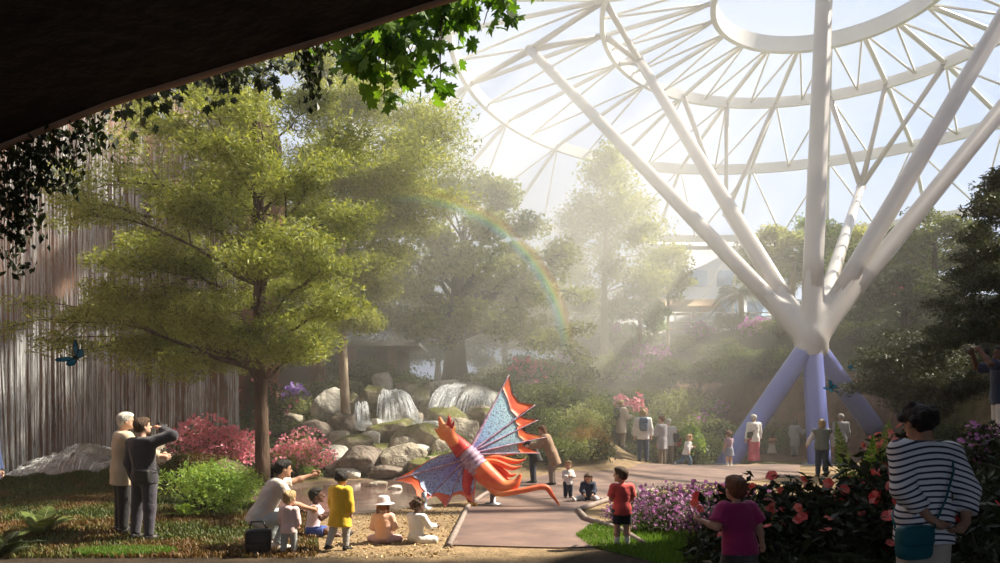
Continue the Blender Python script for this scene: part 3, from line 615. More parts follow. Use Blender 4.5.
ce = [(np.clip(.5 + (330 - py) / 300, .3, .98), P(px, py, D_ + dd)) for px, py, dd in [(868, 362, 0), (880, 345, -1), (890, 380, -.6), (905, 335, -.5), (900, 360, -1.6), (925, 395, -1.2), (930, 330, .4), (945, 350, -1.5), (960, 335, 0), (955, 385, -1), (915, 375, -1.8), (980, 360, -.8), (985, 385, 0), (940, 405, -1.4), (870, 385, .6), (910, 350, 1), (950, 365, 1), (900, 400, -.4)]]
tree('spreading_juniper', 'wide dark juniper with layered boughs leaning over the earth bank', 'shrub', [b, P(930, 380, D_), P(935, 340, D_)], [.16, .13, .07], ce, CEDAR, BARKD, 34000, .11, .5, flat=.38, up=.5, asp=.3, sub=6, rng=rng, lim_r=.5)
for k, (px, py, d, lab) in enumerate([(700, 362, 36, 'low layered juniper on the slope below the terrace'), (860, 345, 33, 'flat clipped juniper crowning the earth bank beside the column'), (765, 352, 35, 'clipped green juniper spreading left of the column waist'), (900, 330, 31, 'dusky juniper cushion beneath the umbrella tree')]):
    rng = np.random.default_rng(70 + k); c = P(px, py, d); b = on(c[0], c[1])
    ce = [(rng.uniform(.3, .95), V3(b[0] + 2.6 * math.cos(a) * q, b[1] + 1.6 * math.sin(a) * q, max(c[2], b[2] + .5) - .5 * q + .1)) for a, q in [(i * 2.4, .35 + .65 * ((i * .37) % 1)) for i in range(18)]]
    tree('juniper_cushion', lab, 'shrub', [b, b + V3(0, 0, .5), V3(b[0], b[1], max(c[2], b[2] + .6))], [.14, .1, .05], ce, MIDG if k != 3 else DEEP, BARKD, 9000, .16, .55, flat=.4, up=.5, asp=.3, rng=rng, sub=3, merge=True)

# ---- palms
def palm(name, label, b, h, nf, L_, mt, group=None):
    root = thing(name, label, 'palm', b, group); rng = np.random.default_rng(int(b[0] * 100) % 999)
    mb = MB(); z = np.linspace(0, h, 14); tube(mb, np.stack([b[0] + .04 * np.sin(z * 2), b[1] + 0 * z, b[2] + z], 1), .16 * (1 + .12 * (np.arange(14) % 2)), 10); mb.build('trunk', BARKP, root, origin=b)
    top = b + V3(0, 0, h)
    for k in range(nf):
        a = k * 2.39996; e = rng.uniform(-.1, 1.1); t = np.linspace(0, 1, 12)
        dr = V3(math.cos(a), math.sin(a), 0); r_ = L_ * (t * math.cos(e * .8)); zz = L_ * (t * math.sin(e) - .75 * t ** 2)
        pts = top + dr * r_[:, None] + V3(0, 0, 1) * zz[:, None]; mb = MB(); tube(mb, pts, np.linspace(.03, .008, 12), 4)
        tn = np.gradient(pts, axis=0); tn /= np.linalg.norm(tn, axis=1)[:, None]; sd = np.cross(tn, V3(0, 0, 1)); sd /= np.linalg.norm(sd, axis=1)[:, None] + 1e-9
        tq = np.repeat(np.linspace(.12, .98, 24), 2); sg = np.tile([1, -1], 24); ii = tq * 11; i0 = ii.astype(int).clip(0, 10)
        pp_ = pts[i0] + (pts[i0 + 1] - pts[i0]) * (ii - i0)[:, None]; ax = sd[i0] * sg[:, None] * .9 + tn[i0] * .55 - V3(0, 0, .25); ax /= np.linalg.norm(ax, axis=1)[:, None]
        ll = L_ * .3 * np.sin(tq * PI * .85 + .35)
        wv = np.cross(ax, V3(0, 0, 1)); wv /= np.linalg.norm(wv, axis=1)[:, None] + 1e-9; wd = .035
        v = np.stack([pp_ - wv * wd * .5, pp_ + wv * wd * .5, pp_ + ax * ll[:, None] * .6 + wv * wd - V3(0, 0, .02), pp_ + ax * ll[:, None] - V3(0, 0, .1) * ll[:, None]], 1); q = np.arange(len(v))[:, None] * 4
        mb.add(v.reshape(-1, 3), q + [[0, 1, 2, 3]]); mb.build('frond', mt, root, origin=b, smooth=False)
    return root
b = on(*P(741, 330, 43)[:2]); palm('fan_palm', 'short palm with arching fronds at the terrace edge left of the column', b, P(741, 293, 43)[2] - b[2], 26, 2.0, DEEP)
b = on(*P(793, 300, 45)[:2]); palm('fan_palm', 'taller sunlit palm seen between the two steepest column branches', b, P(793, 262, 45)[2] - b[2], 26, 2.2, MIDG)

# ---- shrubs
def shrub(name, label, b, w, dp, h, nl, ls, leaf, petals=None, npt=0, ps=.08, group=None, seed=1, stem=BARKD, up=.3, asp=.5, flat=.8, top=.35, nc=26, cat='shrub'):
    root = thing(name, label, cat, b, group); rng = np.random.default_rng(seed)
    a = rng.uniform(0, 2 * PI, nc); q = np.sqrt(rng.random(nc)); C_ = np.stack([b[0] + w / 2 * .8 * q * np.cos(a), b[1] + dp / 2 * .8 * q * np.sin(a), b[2] + h * (.25 + .6 * rng.random(nc) * (1 - .55 * q ** 2))], 1)
    cr = .26 * min(w, h * 1.4) * rng.uniform(.7, 1.2, nc)
    mb = MB()
    for c in C_[:14]: tube(mb, limb_path(b + V3(rng.normal() * .05, rng.normal() * .05, -.1), c, rng, 0, .3, 6, .1), np.linspace(.022, .006, 6) * (1 + h * .3), 5, False)
    mb.build('stem', stem, root, origin=b)
    mb = MB(); leaf_quads(mb, cloud(C_, cr, nl, rng, flat), ls, rng, asp, up); mb.build('foliage', leaf, root, origin=b, smooth=False)
    if petals is not None:
        hc = C_[C_[:, 2] > np.quantile(C_[:, 2], top)]; hr = cr[C_[:, 2] > np.quantile(C_[:, 2], top)]
        pos = cloud(hc, hr * 1.08, npt, rng, flat, .08); flower_mesh(pos, ps, rng).build('blossom', petals, root, origin=b, smooth=False)
    return root
def flower_mesh(pos, ps, rng, npet=5, cup=.35):
    mb = MB(); n = len(pos); nrm = rng.normal(size=(n, 3)) * .6 + V3(0, -.5, .6); nrm /= np.linalg.norm(nrm, axis=1)[:, None]
    u = np.cross(nrm, V3(.3, .9, .2)); u /= np.linalg.norm(u, axis=1)[:, None]; w_ = np.cross(nrm, u); s = (ps * rng.uniform(.7, 1.25, n))[:, None]
    for k in range(npet):
        a = k / npet * 2 * PI; d = u * math.cos(a) + w_ * math.sin(a); e = u * -math.sin(a) + w_ * math.cos(a)
        v = np.stack([pos + (d * a_ + e * b_ + nrm * cup * c_) * s for a_, b_, c_ in ((0, 0, 0), (.42, .34, .55), (.82, .5, 1.0), (1.0, .12, .8), (.96, -.16, 1.1), (.78, -.5, .75), (.4, -.34, .6))], 1); q = np.arange(n)[:, None] * 7
        mb.add(v.reshape(-1, 3), q + [[0, 1, 2, 3, 4, 5, 6]])
    return mb
g = ground(212, 462); g = on(P(212, 460, 17.2)[0], 17.2)
shrub('azalea', 'pink azalea in full bloom at the foot of the waterfall', on(P(205, 460, 17)[0], 17), 2.2, 1.6, 1.35, 2500, .07, MIDG, PINK, 2600, .036, seed=5)
shrub('azalea', 'smaller pink azalea on the pond bank to the right of the dark trunk', on(P(289, 470, 18.6)[0], 19.6), 1.6, 1.2, 1.25, 2200, .07, BRIGHT, PINK, 1500, .034, seed=6)
shrub('azalea', 'dark red leaved azalea growing past the pink one below the cliff', on(P(243, 450, 20)[0], 20), 2.0, 1.6, 1.4, 2600, .08, DEEP, PINK, 120, .05, seed=7)
shrub('cliff_shrub', 'tall shaded leafy shrub covering the end of the cliff beside the falling water', on(P(252, 420, 22.6)[0], 22.6), 2.4, 1.4, 3.4, 5000, .12, DEEP, PINK, 90, .06, seed=81)
shrub('rhododendron', 'dim bush with pinkish blooms under the rust coloured pillars', on(P(262, 410, 27)[0], 27), 3.0, 1.6, 2.0, 3500, .11, DEEP, PINK, 180, .09, seed=8)
shrub('feathery_bush', 'feathery bright green bush between the couple and the dark trunk', ground(205, 512), 1.75, 1.2, .95, 5500, .085, BRIGHT, seed=9, asp=.22, up=.5)
shrub('feathery_bush', 'second feathery green bush right beside the dark trunk foot', ground(242, 500), .9, .9, .7, 2500, .08, MIDG, seed=10, asp=.25, up=.5)
shrub('green_bush', 'small leafy green bush beside the dark trunk on the pond bank', on(P(300, 470, 19.2)[0], 19.3), 1.6, .8, .5, 2200, .07, BRIGHT, seed=11)
shrub('iris_clump', 'clump of violet irises blooming in the shade below the garden building', on(P(295, 400, 25)[0], 25), .9, .6, 1.7, 700, .16, MIDG, VIOL, 45, .12, seed=12, asp=.12, cat='flowers')
# mounded planting at the back of the rocks
shrub('green_bush', 'round mossy green bush above the cascade under the oak', on(P(405, 378, 29.5)[0], 29.5), 2.6, 1.6, 1.1, 3000, .1, BRIGHT, seed=13)
shrub('green_bush', 'yellow green bush on the rocks beside the dragon wing', on(P(440, 452, 18.8)[0], 20.2), 1.3, 1.0, .75, 2200, .07, BRIGHT, seed=14)
# ---- hillside planting: four kinds, copied
proto = [shrub('hillside_shrub', 'x', V3(0, 0, 0), 2.4, 2.0, 1.5, 2600, .13, MIDG, seed=31), shrub('hillside_shrub', 'x', V3(0, 0, 0), 2.2, 2.0, 1.3, 2400, .12, OAKL, seed=32),
         shrub('hillside_shrub', 'x', V3(0, 0, 0), 2.2, 1.9, 1.2, 2200, .12, DEEP, seed=33), shrub('flowering_shrub', 'x', V3(0, 0, 0), 1.9, 1.6, 1.1, 1700, .11, MIDG, MAUVE, 240, .09, seed=34)]
LAB = ['leafy mid green shrub massed with others on the slope behind the path', 'grey green shrub massed with others on the slope behind the path', 'dark green shrub massed with others on the slope behind the path', 'green shrub dotted with mauve blooms on the slope below the terrace']
GRP = ['mid green slope shrubs', 'grey green slope shrubs', 'dark green slope shrubs', 'mauve flowering slope shrubs']
rng = np.random.default_rng(77); used = [0] * 4
def put(k, b, sc, rot):
    o = proto[k]
    if used[k]: o = copy_tree(o)
    used[k] = 1; o.location = [float(x) for x in b]; o.rotation_euler = (0, 0, rot); o.scale = (sc, sc, sc * rng.uniform(.8, 1.15)); tag(o, LAB[k], 'shrub', GRP[k])
for row, (d, npx, kinds, s0) in enumerate([(26.2, np.arange(570, 722, 21), [2, 0, 2, 1], .85), (28.2, np.arange(555, 735, 25), [2, 0, 1], 1.0), (30.5, np.arange(545, 748, 26), [1, 0, 2], 1.05), (33, np.arange(535, 752, 27), [0, 1, 3, 2], 1.05), (36, np.arange(525, 765, 28), [1, 3, 0], 1.1), (39.5, np.arange(520, 775, 30), [3, 1, 3, 0], 1.1), (43, np.arange(530, 770, 30), [3, 0, 1], 1.1)]):
    for i, px in enumerate(npx):
        x = (px + rng.uniform(-7, 7) - 500) / F * d; y = d + rng.uniform(-.7, .7); put(kinds[i % len(kinds)], on(x, y) - V3(0, 0, .15), s0 * rng.uniform(.8, 1.2), rng.uniform(0, 6.28))
for px, d, k, s in [(562, 21.6, 0, .65), (578, 22.2, 1, .75), (594, 22.2, 2, .65), (548, 21.6, 2, .6), (480, 30, 1, .9), (505, 27, 2, .9), (560, 23.2, 0, .75), (580, 24.0, 1, .85), (596, 25.5, 0, .8), (612, 27.6, 2, .9), (590, 26, 1, 1), (565, 26, 2, 1), (548, 25.5, 0, .9), (520, 22.2, 1, .6), (505, 23, 2, .8), (325, 26, 0, .8), (345, 28.5, 1, .9), (365, 29.5, 2, .9), (388, 29.6, 0, .8), (420, 29, 1, .8), (432, 27.6, 0, .6), (490, 27.6, 0, .8), (470, 29, 2, .7), (300, 25, 1, .8), (280, 24, 2, .8), (310, 23.4, 0, .6), (505, 29.5, 0, 1), (520, 24.5, 2, .9), (540, 24, 0, .8), (500, 34, 1, 1.0), (545, 22.8, 2, .6), (350, 31, 2, 1.0), (375, 33, 0, 1), (300, 28, 2, 1), (340, 26.5, 2, .8), (780, 37.5, 0, .9), (815, 38, 1, .9), (850, 38, 0, .9), (885, 36, 2, 1), (920, 34, 2, 1), (800, 40, 1, 1), (845, 41, 0, 1), (960, 28, 2, 1.1), (990, 24, 2, 1.1), (940, 26, 2, 1.0)]:
    x = (px - 500) / F * d; put(k, on(x, d) - V3(0, 0, .12), s, rng.uniform(0, 6.28))
shrub('rhododendron', 'coral flowered bush glowing on the slope beneath the tall airy tree', on(P(620, 366, 33.5)[0], 31.2), 1.6, 1.2, 1.6, 900, .1, MIDG, PINK, 260, .1, seed=15)
shrub('rhododendron', 'pink flowered bush in front of the dragon wing tip on the slope', on(P(528, 370, 32)[0], 30), 1.8, 1.2, 1.6, 900, .1, MIDG, PINK, 170, .09, seed=16)
shrub('yellow_bush', 'bright yellow green bush catching sun above the backpack wearers', on(P(668, 395, 28)[0], 24.9), 1.0, .8, 2.0, 1200, .12, BRIGHT, seed=17)
shrub('rhododendron', 'small red flowered bush beside the yellow green bush on the slope', on(P(652, 404, 28)[0], 25.0), .9, .7, 1.5, 600, .1, DEEP, ROSE, 60, .09, seed=18)
shrub('rhododendron', 'dark bush with red blooms on top of the earth bank', on(P(905, 325, 33)[0], 33), 1.8, 1.4, 1.3, 1500, .11, DEEP, ROSE, 160, .1, seed=19)
shrub('dry_grass_clump', 'rusty dry grass clump beside the path near the small seated child', on(P(585, 455, 23)[0], 22.2), 1.5, .8, 1.2, 1800, .22, leafmat('dry_grass', [(.2, .12, .04), (.3, .17, .06), (.36, .24, .08)], trans=.3), seed=20, asp=.08, up=.1, cat='grass')
# ================================================================== rocks and cascade
STONE = mat('boulder_stone', None, cols=[(.16, .13, .10), (.34, .29, .22), (.48, .42, .33), (.30, .27, .22)], pos=[.28, .45, .6, .75], rough=.85, scale=1.6, bump=.9, bscale=6)
STONEW = mat('pale_stone', None, cols=[(.38, .35, .30), (.58, .54, .47), (.7, .66, .58)], pos=[.3, .5, .7], rough=.85, scale=1.8, bump=.8, bscale=6)
def mossy(name, stone_cols, moss=(.15, .15, .045), lo=.38, hi=.9):
    """stone with moss on the faces that look up"""
    m, nt, N, L = nodes_of(name); out = N('ShaderNodeOutputMaterial'); b = N('ShaderNodeBsdfPrincipled'); L(b.outputs[0], out.inputs[0]); b.inputs['Roughness'].default_value = .9; b.inputs['Specular IOR Level'].default_value = .2
    tc = N('ShaderNodeTexCoord'); n = N('ShaderNodeTexNoise'); n.inputs['Scale'].default_value = 2.0; n.inputs['Detail'].default_value = 7; L(tc.outputs['Object'], n.inputs[0]); r = ramp(nt, stone_cols, [.3, .5, .7]); L(n.outputs[0], r.inputs[0])
    g = N('ShaderNodeNewGeometry'); sx = N('ShaderNodeSeparateXYZ'); L(g.outputs['Normal'], sx.inputs[0]); n2 = N('ShaderNodeTexNoise'); n2.inputs['Scale'].default_value = 3.5; n2.inputs['Detail'].default_value = 5; L(tc.outputs['Object'], n2.inputs[0])
    ad = N('ShaderNodeMath'); ad.operation = 'MULTIPLY_ADD'; L(n2.outputs[0], ad.inputs[0]); ad.inputs[1].default_value = 1.2; ad.inputs[2].default_value = -.6; a2 = N('ShaderNodeMath'); L(sx.outputs[2], a2.inputs[0]); L(ad.outputs[0], a2.inputs[1])
    mr = N('ShaderNodeMapRange'); mr.inputs['From Min'].default_value = lo; mr.inputs['From Max'].default_value = hi; L(a2.outputs[0], mr.inputs['Value'])
    mx = N('ShaderNodeMix'); mx.data_type = 'RGBA'; L(mr.outputs[0], mx.inputs[0]); L(r.outputs[0], mx.inputs[6]); mx.inputs[7].default_value = (*moss, 1); L(mx.outputs[2], b.inputs['Base Color'])
    bp = N('ShaderNodeBump'); bp.inputs['Strength'].default_value = .8; bp.inputs['Distance'].default_value = .06; n3 = N('ShaderNodeTexNoise'); n3.inputs['Scale'].default_value = 9; n3.inputs['Detail'].default_value = 6; L(tc.outputs['Object'], n3.inputs[0]); L(n3.outputs[0], bp.inputs['Height']); L(bp.outputs[0], b.inputs['Normal'])
    return m
MSTONE = mossy('mossy_stone', [(.16, .13, .10), (.33, .28, .2), (.46, .4, .3)])
DSTONE = mat('dark_stone', None, cols=[(.08, .06, .05), (.19, .15, .12), (.27, .22, .18)], pos=[.3, .5, .7], rough=.7, scale=1.6, bump=.9, bscale=6)
WSTONE = mat('wet_stone', None, cols=[(.12, .11, .10), (.26, .25, .23), (.4, .39, .36)], pos=[.3, .5, .7], rough=.35, scale=1.6, bump=.8, bscale=6)
rk = [(383, 381, 27.5, 17, 14, STONEW, 'pale pointed boulder at the very top of the rock garden'), (373, 399, 26.2, 30, 24, MSTONE, 'mossy boulder splitting the cascade at its top'), (331, 408, 24.6, 24, 32, STONEW, 'upright pale rock beside the pale tree trunk'),
      (470, 407, 26.4, 62, 40, WSTONE, 'large wet boulder under the wide veil of the cascade'), (394, 433, 22.6, 44, 24, MSTONE, 'broad mossy boulder directly under the white cascade'), (412, 424, 23.6, 26, 22, STONE, 'brown boulder at the cascade foot next to the broad mossy one'),
      (371, 442, 21.8, 18, 14, STONEW, 'small pale rock with flat face in the middle of the pile'), (354, 443, 21.6, 32, 15, MSTONE, 'flat mossy rock beside the pale trunk foot'), (332, 460, 20.4, 24, 26, STONEW, 'whitish upright rock at the pond edge'), (364, 461, 20.2, 46, 23, DSTONE, 'long dark boulder lying along the pond edge'),
      (402, 460, 20.3, 40, 26, STONE, 'beige block of rock at the pond edge below the cascade'), (430, 441, 21.8, 54, 32, MSTONE, 'big sloping mossy rock behind the dragon head'), (450, 452, 21.0, 34, 26, STONE, 'brown rock tucked behind the dragon neck'), (441, 421, 23.8, 40, 24, MSTONE, 'mossy ledge rock between the two falls'),
      (316, 463, 20.4, 22, 24, DSTONE, 'dark brown rock beside the whitish upright rock'), (345, 425, 23.2, 26, 22, DSTONE, 'shaded rock behind the pale tree trunk'), (422, 466, 20.0, 34, 14, MSTONE, 'low mossy rock at the waterline before the dragon wing'), (385, 471, 19.7, 30, 10, DSTONE, 'low dark stone half in the water'),
      (395, 488, 16.9, 12, 5, STONEW, 'little pale stepping stone in the pond'), (376, 484, 17.6, 16, 5, STONE, 'little brown stepping stone in the pond'), (488, 424, 24.4, 40, 28, MSTONE, 'mossy rock behind the dragon upper wing'), (312, 437, 22.6, 30, 26, DSTONE, 'dark rock left of the pale trunk'), (460, 432, 22.6, 28, 22, STONE, 'warm brown rock behind the crest of the dragon'), (405, 447, 21.4, 26, 16, STONE, 'tan rock wedged in the middle of the pile'), (350, 472, 19.6, 20, 9, STONEW, 'flat pale stone on the pond bank'),
      (175, 458, 17.2, 34, 12, STONEW, 'flat pale ledge stone at the foot of the waterfall'), (150, 452, 18.2, 26, 16, STONE, 'brown ledge stone next to the falling water')]
for k, (px, py, d, w_, h_, mt) in enumerate([(350, 402, 26, 20, 16, MSTONE), (362, 416, 24.2, 18, 14, STONE), (420, 399, 26.5, 22, 18, MSTONE), (432, 408, 25.4, 20, 20, STONE), (408, 390, 27.4, 22, 14, MSTONE), (440, 388, 27.6, 26, 14, STONEW), (498, 402, 26.6, 26, 20, STONE), (505, 415, 25, 24, 18, MSTONE), (478, 420, 24.4, 26, 18, STONE), (340, 440, 22, 20, 16, STONE), (382, 450, 21.2, 20, 12, MSTONE), (418, 452, 21, 20, 14, STONEW), (436, 462, 20.2, 24, 14, STONE), (320, 395, 26.5, 24, 20, DSTONE), (305, 450, 21.6, 22, 18, MSTONE), (376, 426, 23.2, 18, 12, STONEW), (448, 434, 22.6, 24, 16, STONEW), (296, 425, 24, 22, 18, STONE)]): rk.append((px, py, d, w_, h_, mt, {'mossy_stone': 'mossy rock', 'boulder_stone': 'brown rock', 'pale_stone': 'pale rock', 'dark_stone': 'dark rock'}[mt.name] + ' packed among the larger boulders round the cascade'))
for k, (px, py, d, w_, h_, mt, lab) in enumerate(rk):
    c = P(px, py, d); sx, sz = w_ / F * d / 2 * 1.38, h_ / F * d / 2 * 1.42; v, f = boulder_mesh((sx, (sx + sz) * .55, sz), 100 + k)
    a = RNG.uniform(-.5, .5); v = v @ (rx(0) @ ry(RNG.uniform(-.15, .15)) @ rz(a)).T
    low = float(H(c[0], c[1])) - .12; dz = (c[2] - sz) - low
    if dz > 0: v[:, 2] = np.where(v[:, 2] < 0, v[:, 2] * (1 + dz / sz), v[:, 2])     # reaches down to the ground
    mb = MB(); mb.add(v, f); o = mb.build('boulder', mt); o.location = c; tag(o, lab, 'boulder', lab.split()[0] + ' packed rocks' if 'packed' in lab else 'rocks of the cascade')
# wet rocks and white spray under the curtain
for k, (px, d, w_, h_, lab) in enumerate([(62, 17.4, .55, .62, 'wet rock washed by spray nearest the cave under the tall waterfall'), (92, 17.0, .7, .7, 'largest dark wet rock in the spray of the tall waterfall'), (112, 17.9, .5, .8, 'wet rock standing in spray just left of the couple'), (40, 18.0, .5, .6, 'small wet rock at the outer end of the spray'), (80, 18.4, .6, .95, 'rear wet rock against the curtain of the tall waterfall')]):
    c = on((px - 500) / F * d, d); v, f = boulder_mesh((w_, w_ * .8, h_), 240 + k); mb = MB(); mb.add(v, f); o = mb.build('boulder', WSTONE if k % 2 else DSTONE); o.location = (c[0], c[1], c[2] + .12); tag(o, lab, 'boulder', 'spray rocks')
c = on((84 - 500) / F * 17.3, 17.3); gx, gy = np.meshgrid(np.linspace(-1.9, 1.9, 60), np.linspace(-1.1, 1.3, 40)); qq = np.clip(1 - (gx / 1.9) ** 2 - ((gy - .1) / 1.2) ** 2, 0, 1); gz = H(c[0] + gx, c[1] + gy) + .62 * qq ** .6 * (1 + .9 * fbm(gx * 1.6, gy * 1.6)) + .12 * fbm(gx * 6, gy * 6) - .05
mb = MB(); mb.add(np.stack([c[0] + gx, c[1] + gy, gz], -1).reshape(-1, 3), grid_faces(60, 40)); mb.build('spray_foam', FOAM, fall, origin=np.array(fall.location))
mb = MB(); r_ = np.random.default_rng(8)
for k in range(260):
    x0, y0 = c[0] + r_.uniform(-1.7, 1.7), c[1] + r_.uniform(-.8, 1.0); l_ = r_.uniform(.2, .7); t = np.linspace(0, 1, 6); xs, ys = x0 + r_.normal() * .15 * t, y0 - l_ * t; q1 = np.clip(1 - ((xs - c[0]) / 1.9) ** 2 - ((ys - c[1] - .1) / 1.2) ** 2, 0, 1); zs_ = H(xs, ys) + .68 * q1 ** .6 * (1 + .9 * fbm(xs - c[0], ys - c[1])) + r_.uniform(.0, .12) * np.sin(t * PI)
    tube(mb, np.stack([xs, ys, zs_], 1), r_.uniform(.008, .022), 4)
mb.build('spray_strand', STR, fall, origin=np.array(fall.location))['kind'] = 'stuff'

cas = thing('cascade', 'twin white cascade tumbling over the mossy rocks into the pond', 'cascade', P(410, 425, 24)); O = np.array(cas.location)
def water_face(tl, tr_, bl_, br_, bulge, n=26, mnum=40, seed=0, mt=None, nm='falling_water'):
    u = np.linspace(0, 1, n)[None, :, None]; t = np.linspace(0, 1, mnum)[:, None, None]
    top = tl * (1 - u) + tr_ * u; bot = bl_ * (1 - u) + br_ * u
    p = top * (1 - t) + bot * t; p[..., 2] += (bulge * np.sin(t[..., 0] * PI) ) ; p[..., 1] -= (bulge * .6 * np.sin(t[..., 0] * PI * .8))
    uu_, tt_ = np.meshgrid(np.linspace(0, 1, n), np.linspace(0, 1, mnum)); p[..., 1] -= .16 * fbm(uu_ * 9 + seed, tt_ * 4 + seed); p[..., 2] += .22 * fbm(uu_ * 5 + seed, tt_ * 5.0)
    mb = MB(); mb.add(p.reshape(-1, 3), grid_faces(n, mnum)); 
    mb.build(nm, mt, cas, origin=O)
    mb = MB(); r_ = np.random.default_rng(seed + 5)
    for k in range(70):
        i = r_.integers(0, n - 1); a_ = r_.uniform(0, .5); b_ = min(1, a_ + r_.uniform(.3, .7)); j = np.linspace(a_ * (mnum - 1), b_ * (mnum - 1), 8).astype(int); tube(mb, p[j, i] + V3(r_.normal() * .03, -.04 - .05 * r_.random(), r_.normal() * .02), r_.uniform(.01, .03) * np.array([.4, 1, 1, .9, 1, .9, .8, .4]), 5)
    so_ = mb.build('water_strand', STR, cas, origin=O); so_['kind'] = 'stuff'
CASC = watermat('cascade_water', .5, 1.0, sx=8, sz=.25, white=.95)
for k, (a_, b_, c_, d_, dt_, db, bu) in enumerate([((384, 390), (398, 391), (378, 424), (420, 424), 26.0, 22.9, .35), ((392, 392), (402, 394), (408, 420), (424, 424), 25.8, 23.0, .3), ((358, 404), (366, 402), (355, 425), (372, 426), 25.0, 23.0, .2),
                                                   ((446, 386), (470, 384), (424, 424), (446, 426), 26.2, 23.4, .4), ((462, 388), (494, 392), (446, 424), (488, 428), 25.5, 24.3, .25)]):
    water_face(P(*a_, dt_), P(*b_, dt_), P(*c_, db), P(*d_, db), bu, seed=k * 3, mt=CASC if k < 4 else WF)
# foam at the foot of the falls
for px, py, d, w_ in [(398, 424, 22.7, 40), (432, 425, 23.2, 34), (365, 426, 22.9, 22)]:
    mb = MB(); v, f = boulder_mesh((w_ / F * d / 2, .4, .16), 150 + w_, ICO3); mb.add(v + P(px, py, d), f); mb.build('foam', FOAM, cas, origin=O)

# ================================================================== moss, grass, leaf litter on the ground
def blades(name, xy, hgt, wd, mt, rng, kind='stuff', lean=.5, label=None, cat=None):
    n = len(xy); z = H(xy[:, 0], xy[:, 1]); b = np.c_[xy, z]; a = rng.uniform(0, 2 * PI, n); s = hgt * rng.uniform(.5, 1.3, n); ln = np.stack([np.cos(a), np.sin(a), 0 * a], 1) * (lean * rng.random(n) * s)[:, None]
    sd = np.stack([-np.sin(a), np.cos(a), 0 * a], 1) * (wd * rng.uniform(.6, 1.3, n))[:, None]; up = V3(0, 0, 1)
    v = np.stack([b - sd - up * .01, b + sd - up * .01, b + sd * .7 + ln * .4 + up * (s * .6)[:, None], b - sd * .7 + ln * .4 + up * (s * .6)[:, None], b + ln + up * s[:, None]], 1)
    q = np.arange(n)[:, None] * 5; mb = MB(); mb.add(v.reshape(-1, 3), [q + [[0, 1, 2, 3]], q + [[3, 2, 4]]]); o = mb.build(name, mt, smooth=False); tag(o, label, cat, kind=kind); return o
rng = np.random.default_rng(88)
n = 90000; d = np.sqrt(rng.uniform(8.2 ** 2, 18 ** 2, n)); x = rng.uniform(-.76, -.26, n) * d; msk = (x < -2.4 - .16 * (d - 9) - fbm(x * .8, d * .8) * 2.2) & (pond_r(x, d) > 1.05)
mx_, md_ = x[msk], d[msk]; cl = fbm(mx_ * 1.1 + 4, md_ * 1.1, 4) + rng.normal(size=len(mx_)) * .05
for k, (lo_, hi_, nm, cc) in enumerate([(-9, -.06, 'deep green', [(.03, .05, .01), (.055, .075, .016), (.08, .10, .022)]), (-.06, .07, 'olive', [(.06, .065, .016), (.09, .085, .022), (.12, .11, .03)]), (.07, 9, 'rusty brown', [(.10, .05, .018), (.14, .075, .028), (.11, .08, .025)])]):
    q_ = (cl > lo_) & (cl <= hi_); blades('moss', np.c_[mx_, md_][q_], .06, .012, leafmat('moss_' + nm.replace(' ', '_'), cc, trans=.2), rng, label=nm + ' moss cover on the mounds round the standing couple', cat='moss', lean=1.1)
n = 9000; a = rng.uniform(0, 2 * PI, n); q = np.sqrt(rng.random(n)); gp = np.c_[-4.55 + q * np.cos(a) * .62, 8.5 + q * np.sin(a) * .25]
blades('grass', gp, .06, .006, GRASS, rng, label='patch of short bright grass in front of the standing couple', cat='grass')
# lawn wedge between path and flower bed
lw = [(1.35, 10.6), (1.05, 9.7), (1.15, 8.9), (1.6, 8.2), (2.1, 7.0), (4.6, 6.8), (4.9, 9.2), (3.9, 10.6), (2.4, 11.2)]
structure(flat_poly('lawn', lw, mat('lawn_soil', (.05, .08, .02), (.035, .05, .015), rough=.95, scale=5), z=.012, thick=.05))
def in_poly(x, y, pg):
    c = np.zeros(len(x), bool); j = len(pg) - 1
    for i in range(len(pg)):
        xi, yi = pg[i]; xj, yj = pg[j]; c ^= ((yi > y) != (yj > y)) & (x < (xj - xi) * (y - yi) / (yj - yi + 1e-12) + xi); j = i
    return c
n = 60000; x = rng.uniform(1, 5, n); y = rng.uniform(6.7, 11.3, n); msk = in_poly(x, y, lw)
blades('grass', np.c_[x, y][msk], .07, .006, GRASS, rng, label='lawn grass under the child in the red shirt', cat='grass')
# leaf litter on the sunny ground
n = 3500; d = np.sqrt(rng.uniform(8.2 ** 2, 13.3 ** 2, n)); x = rng.uniform(-.37, -.06, n) * d; msk = pond_r(x, d) > 1.08; x, d = x[msk], d[msk]
mb = MB(); leaf_quads(mb, np.c_[x, d, H(x, d) + .012], .05, rng, .5, up=.9); tag(mb.build('leaf_litter', leafmat('litter', [(.25, .16, .08), (.4, .28, .14), (.5, .38, .2)], trans=.1), smooth=False), 'dry fallen leaves scattered on the sandy ground by the pond', 'leaves', kind='stuff')

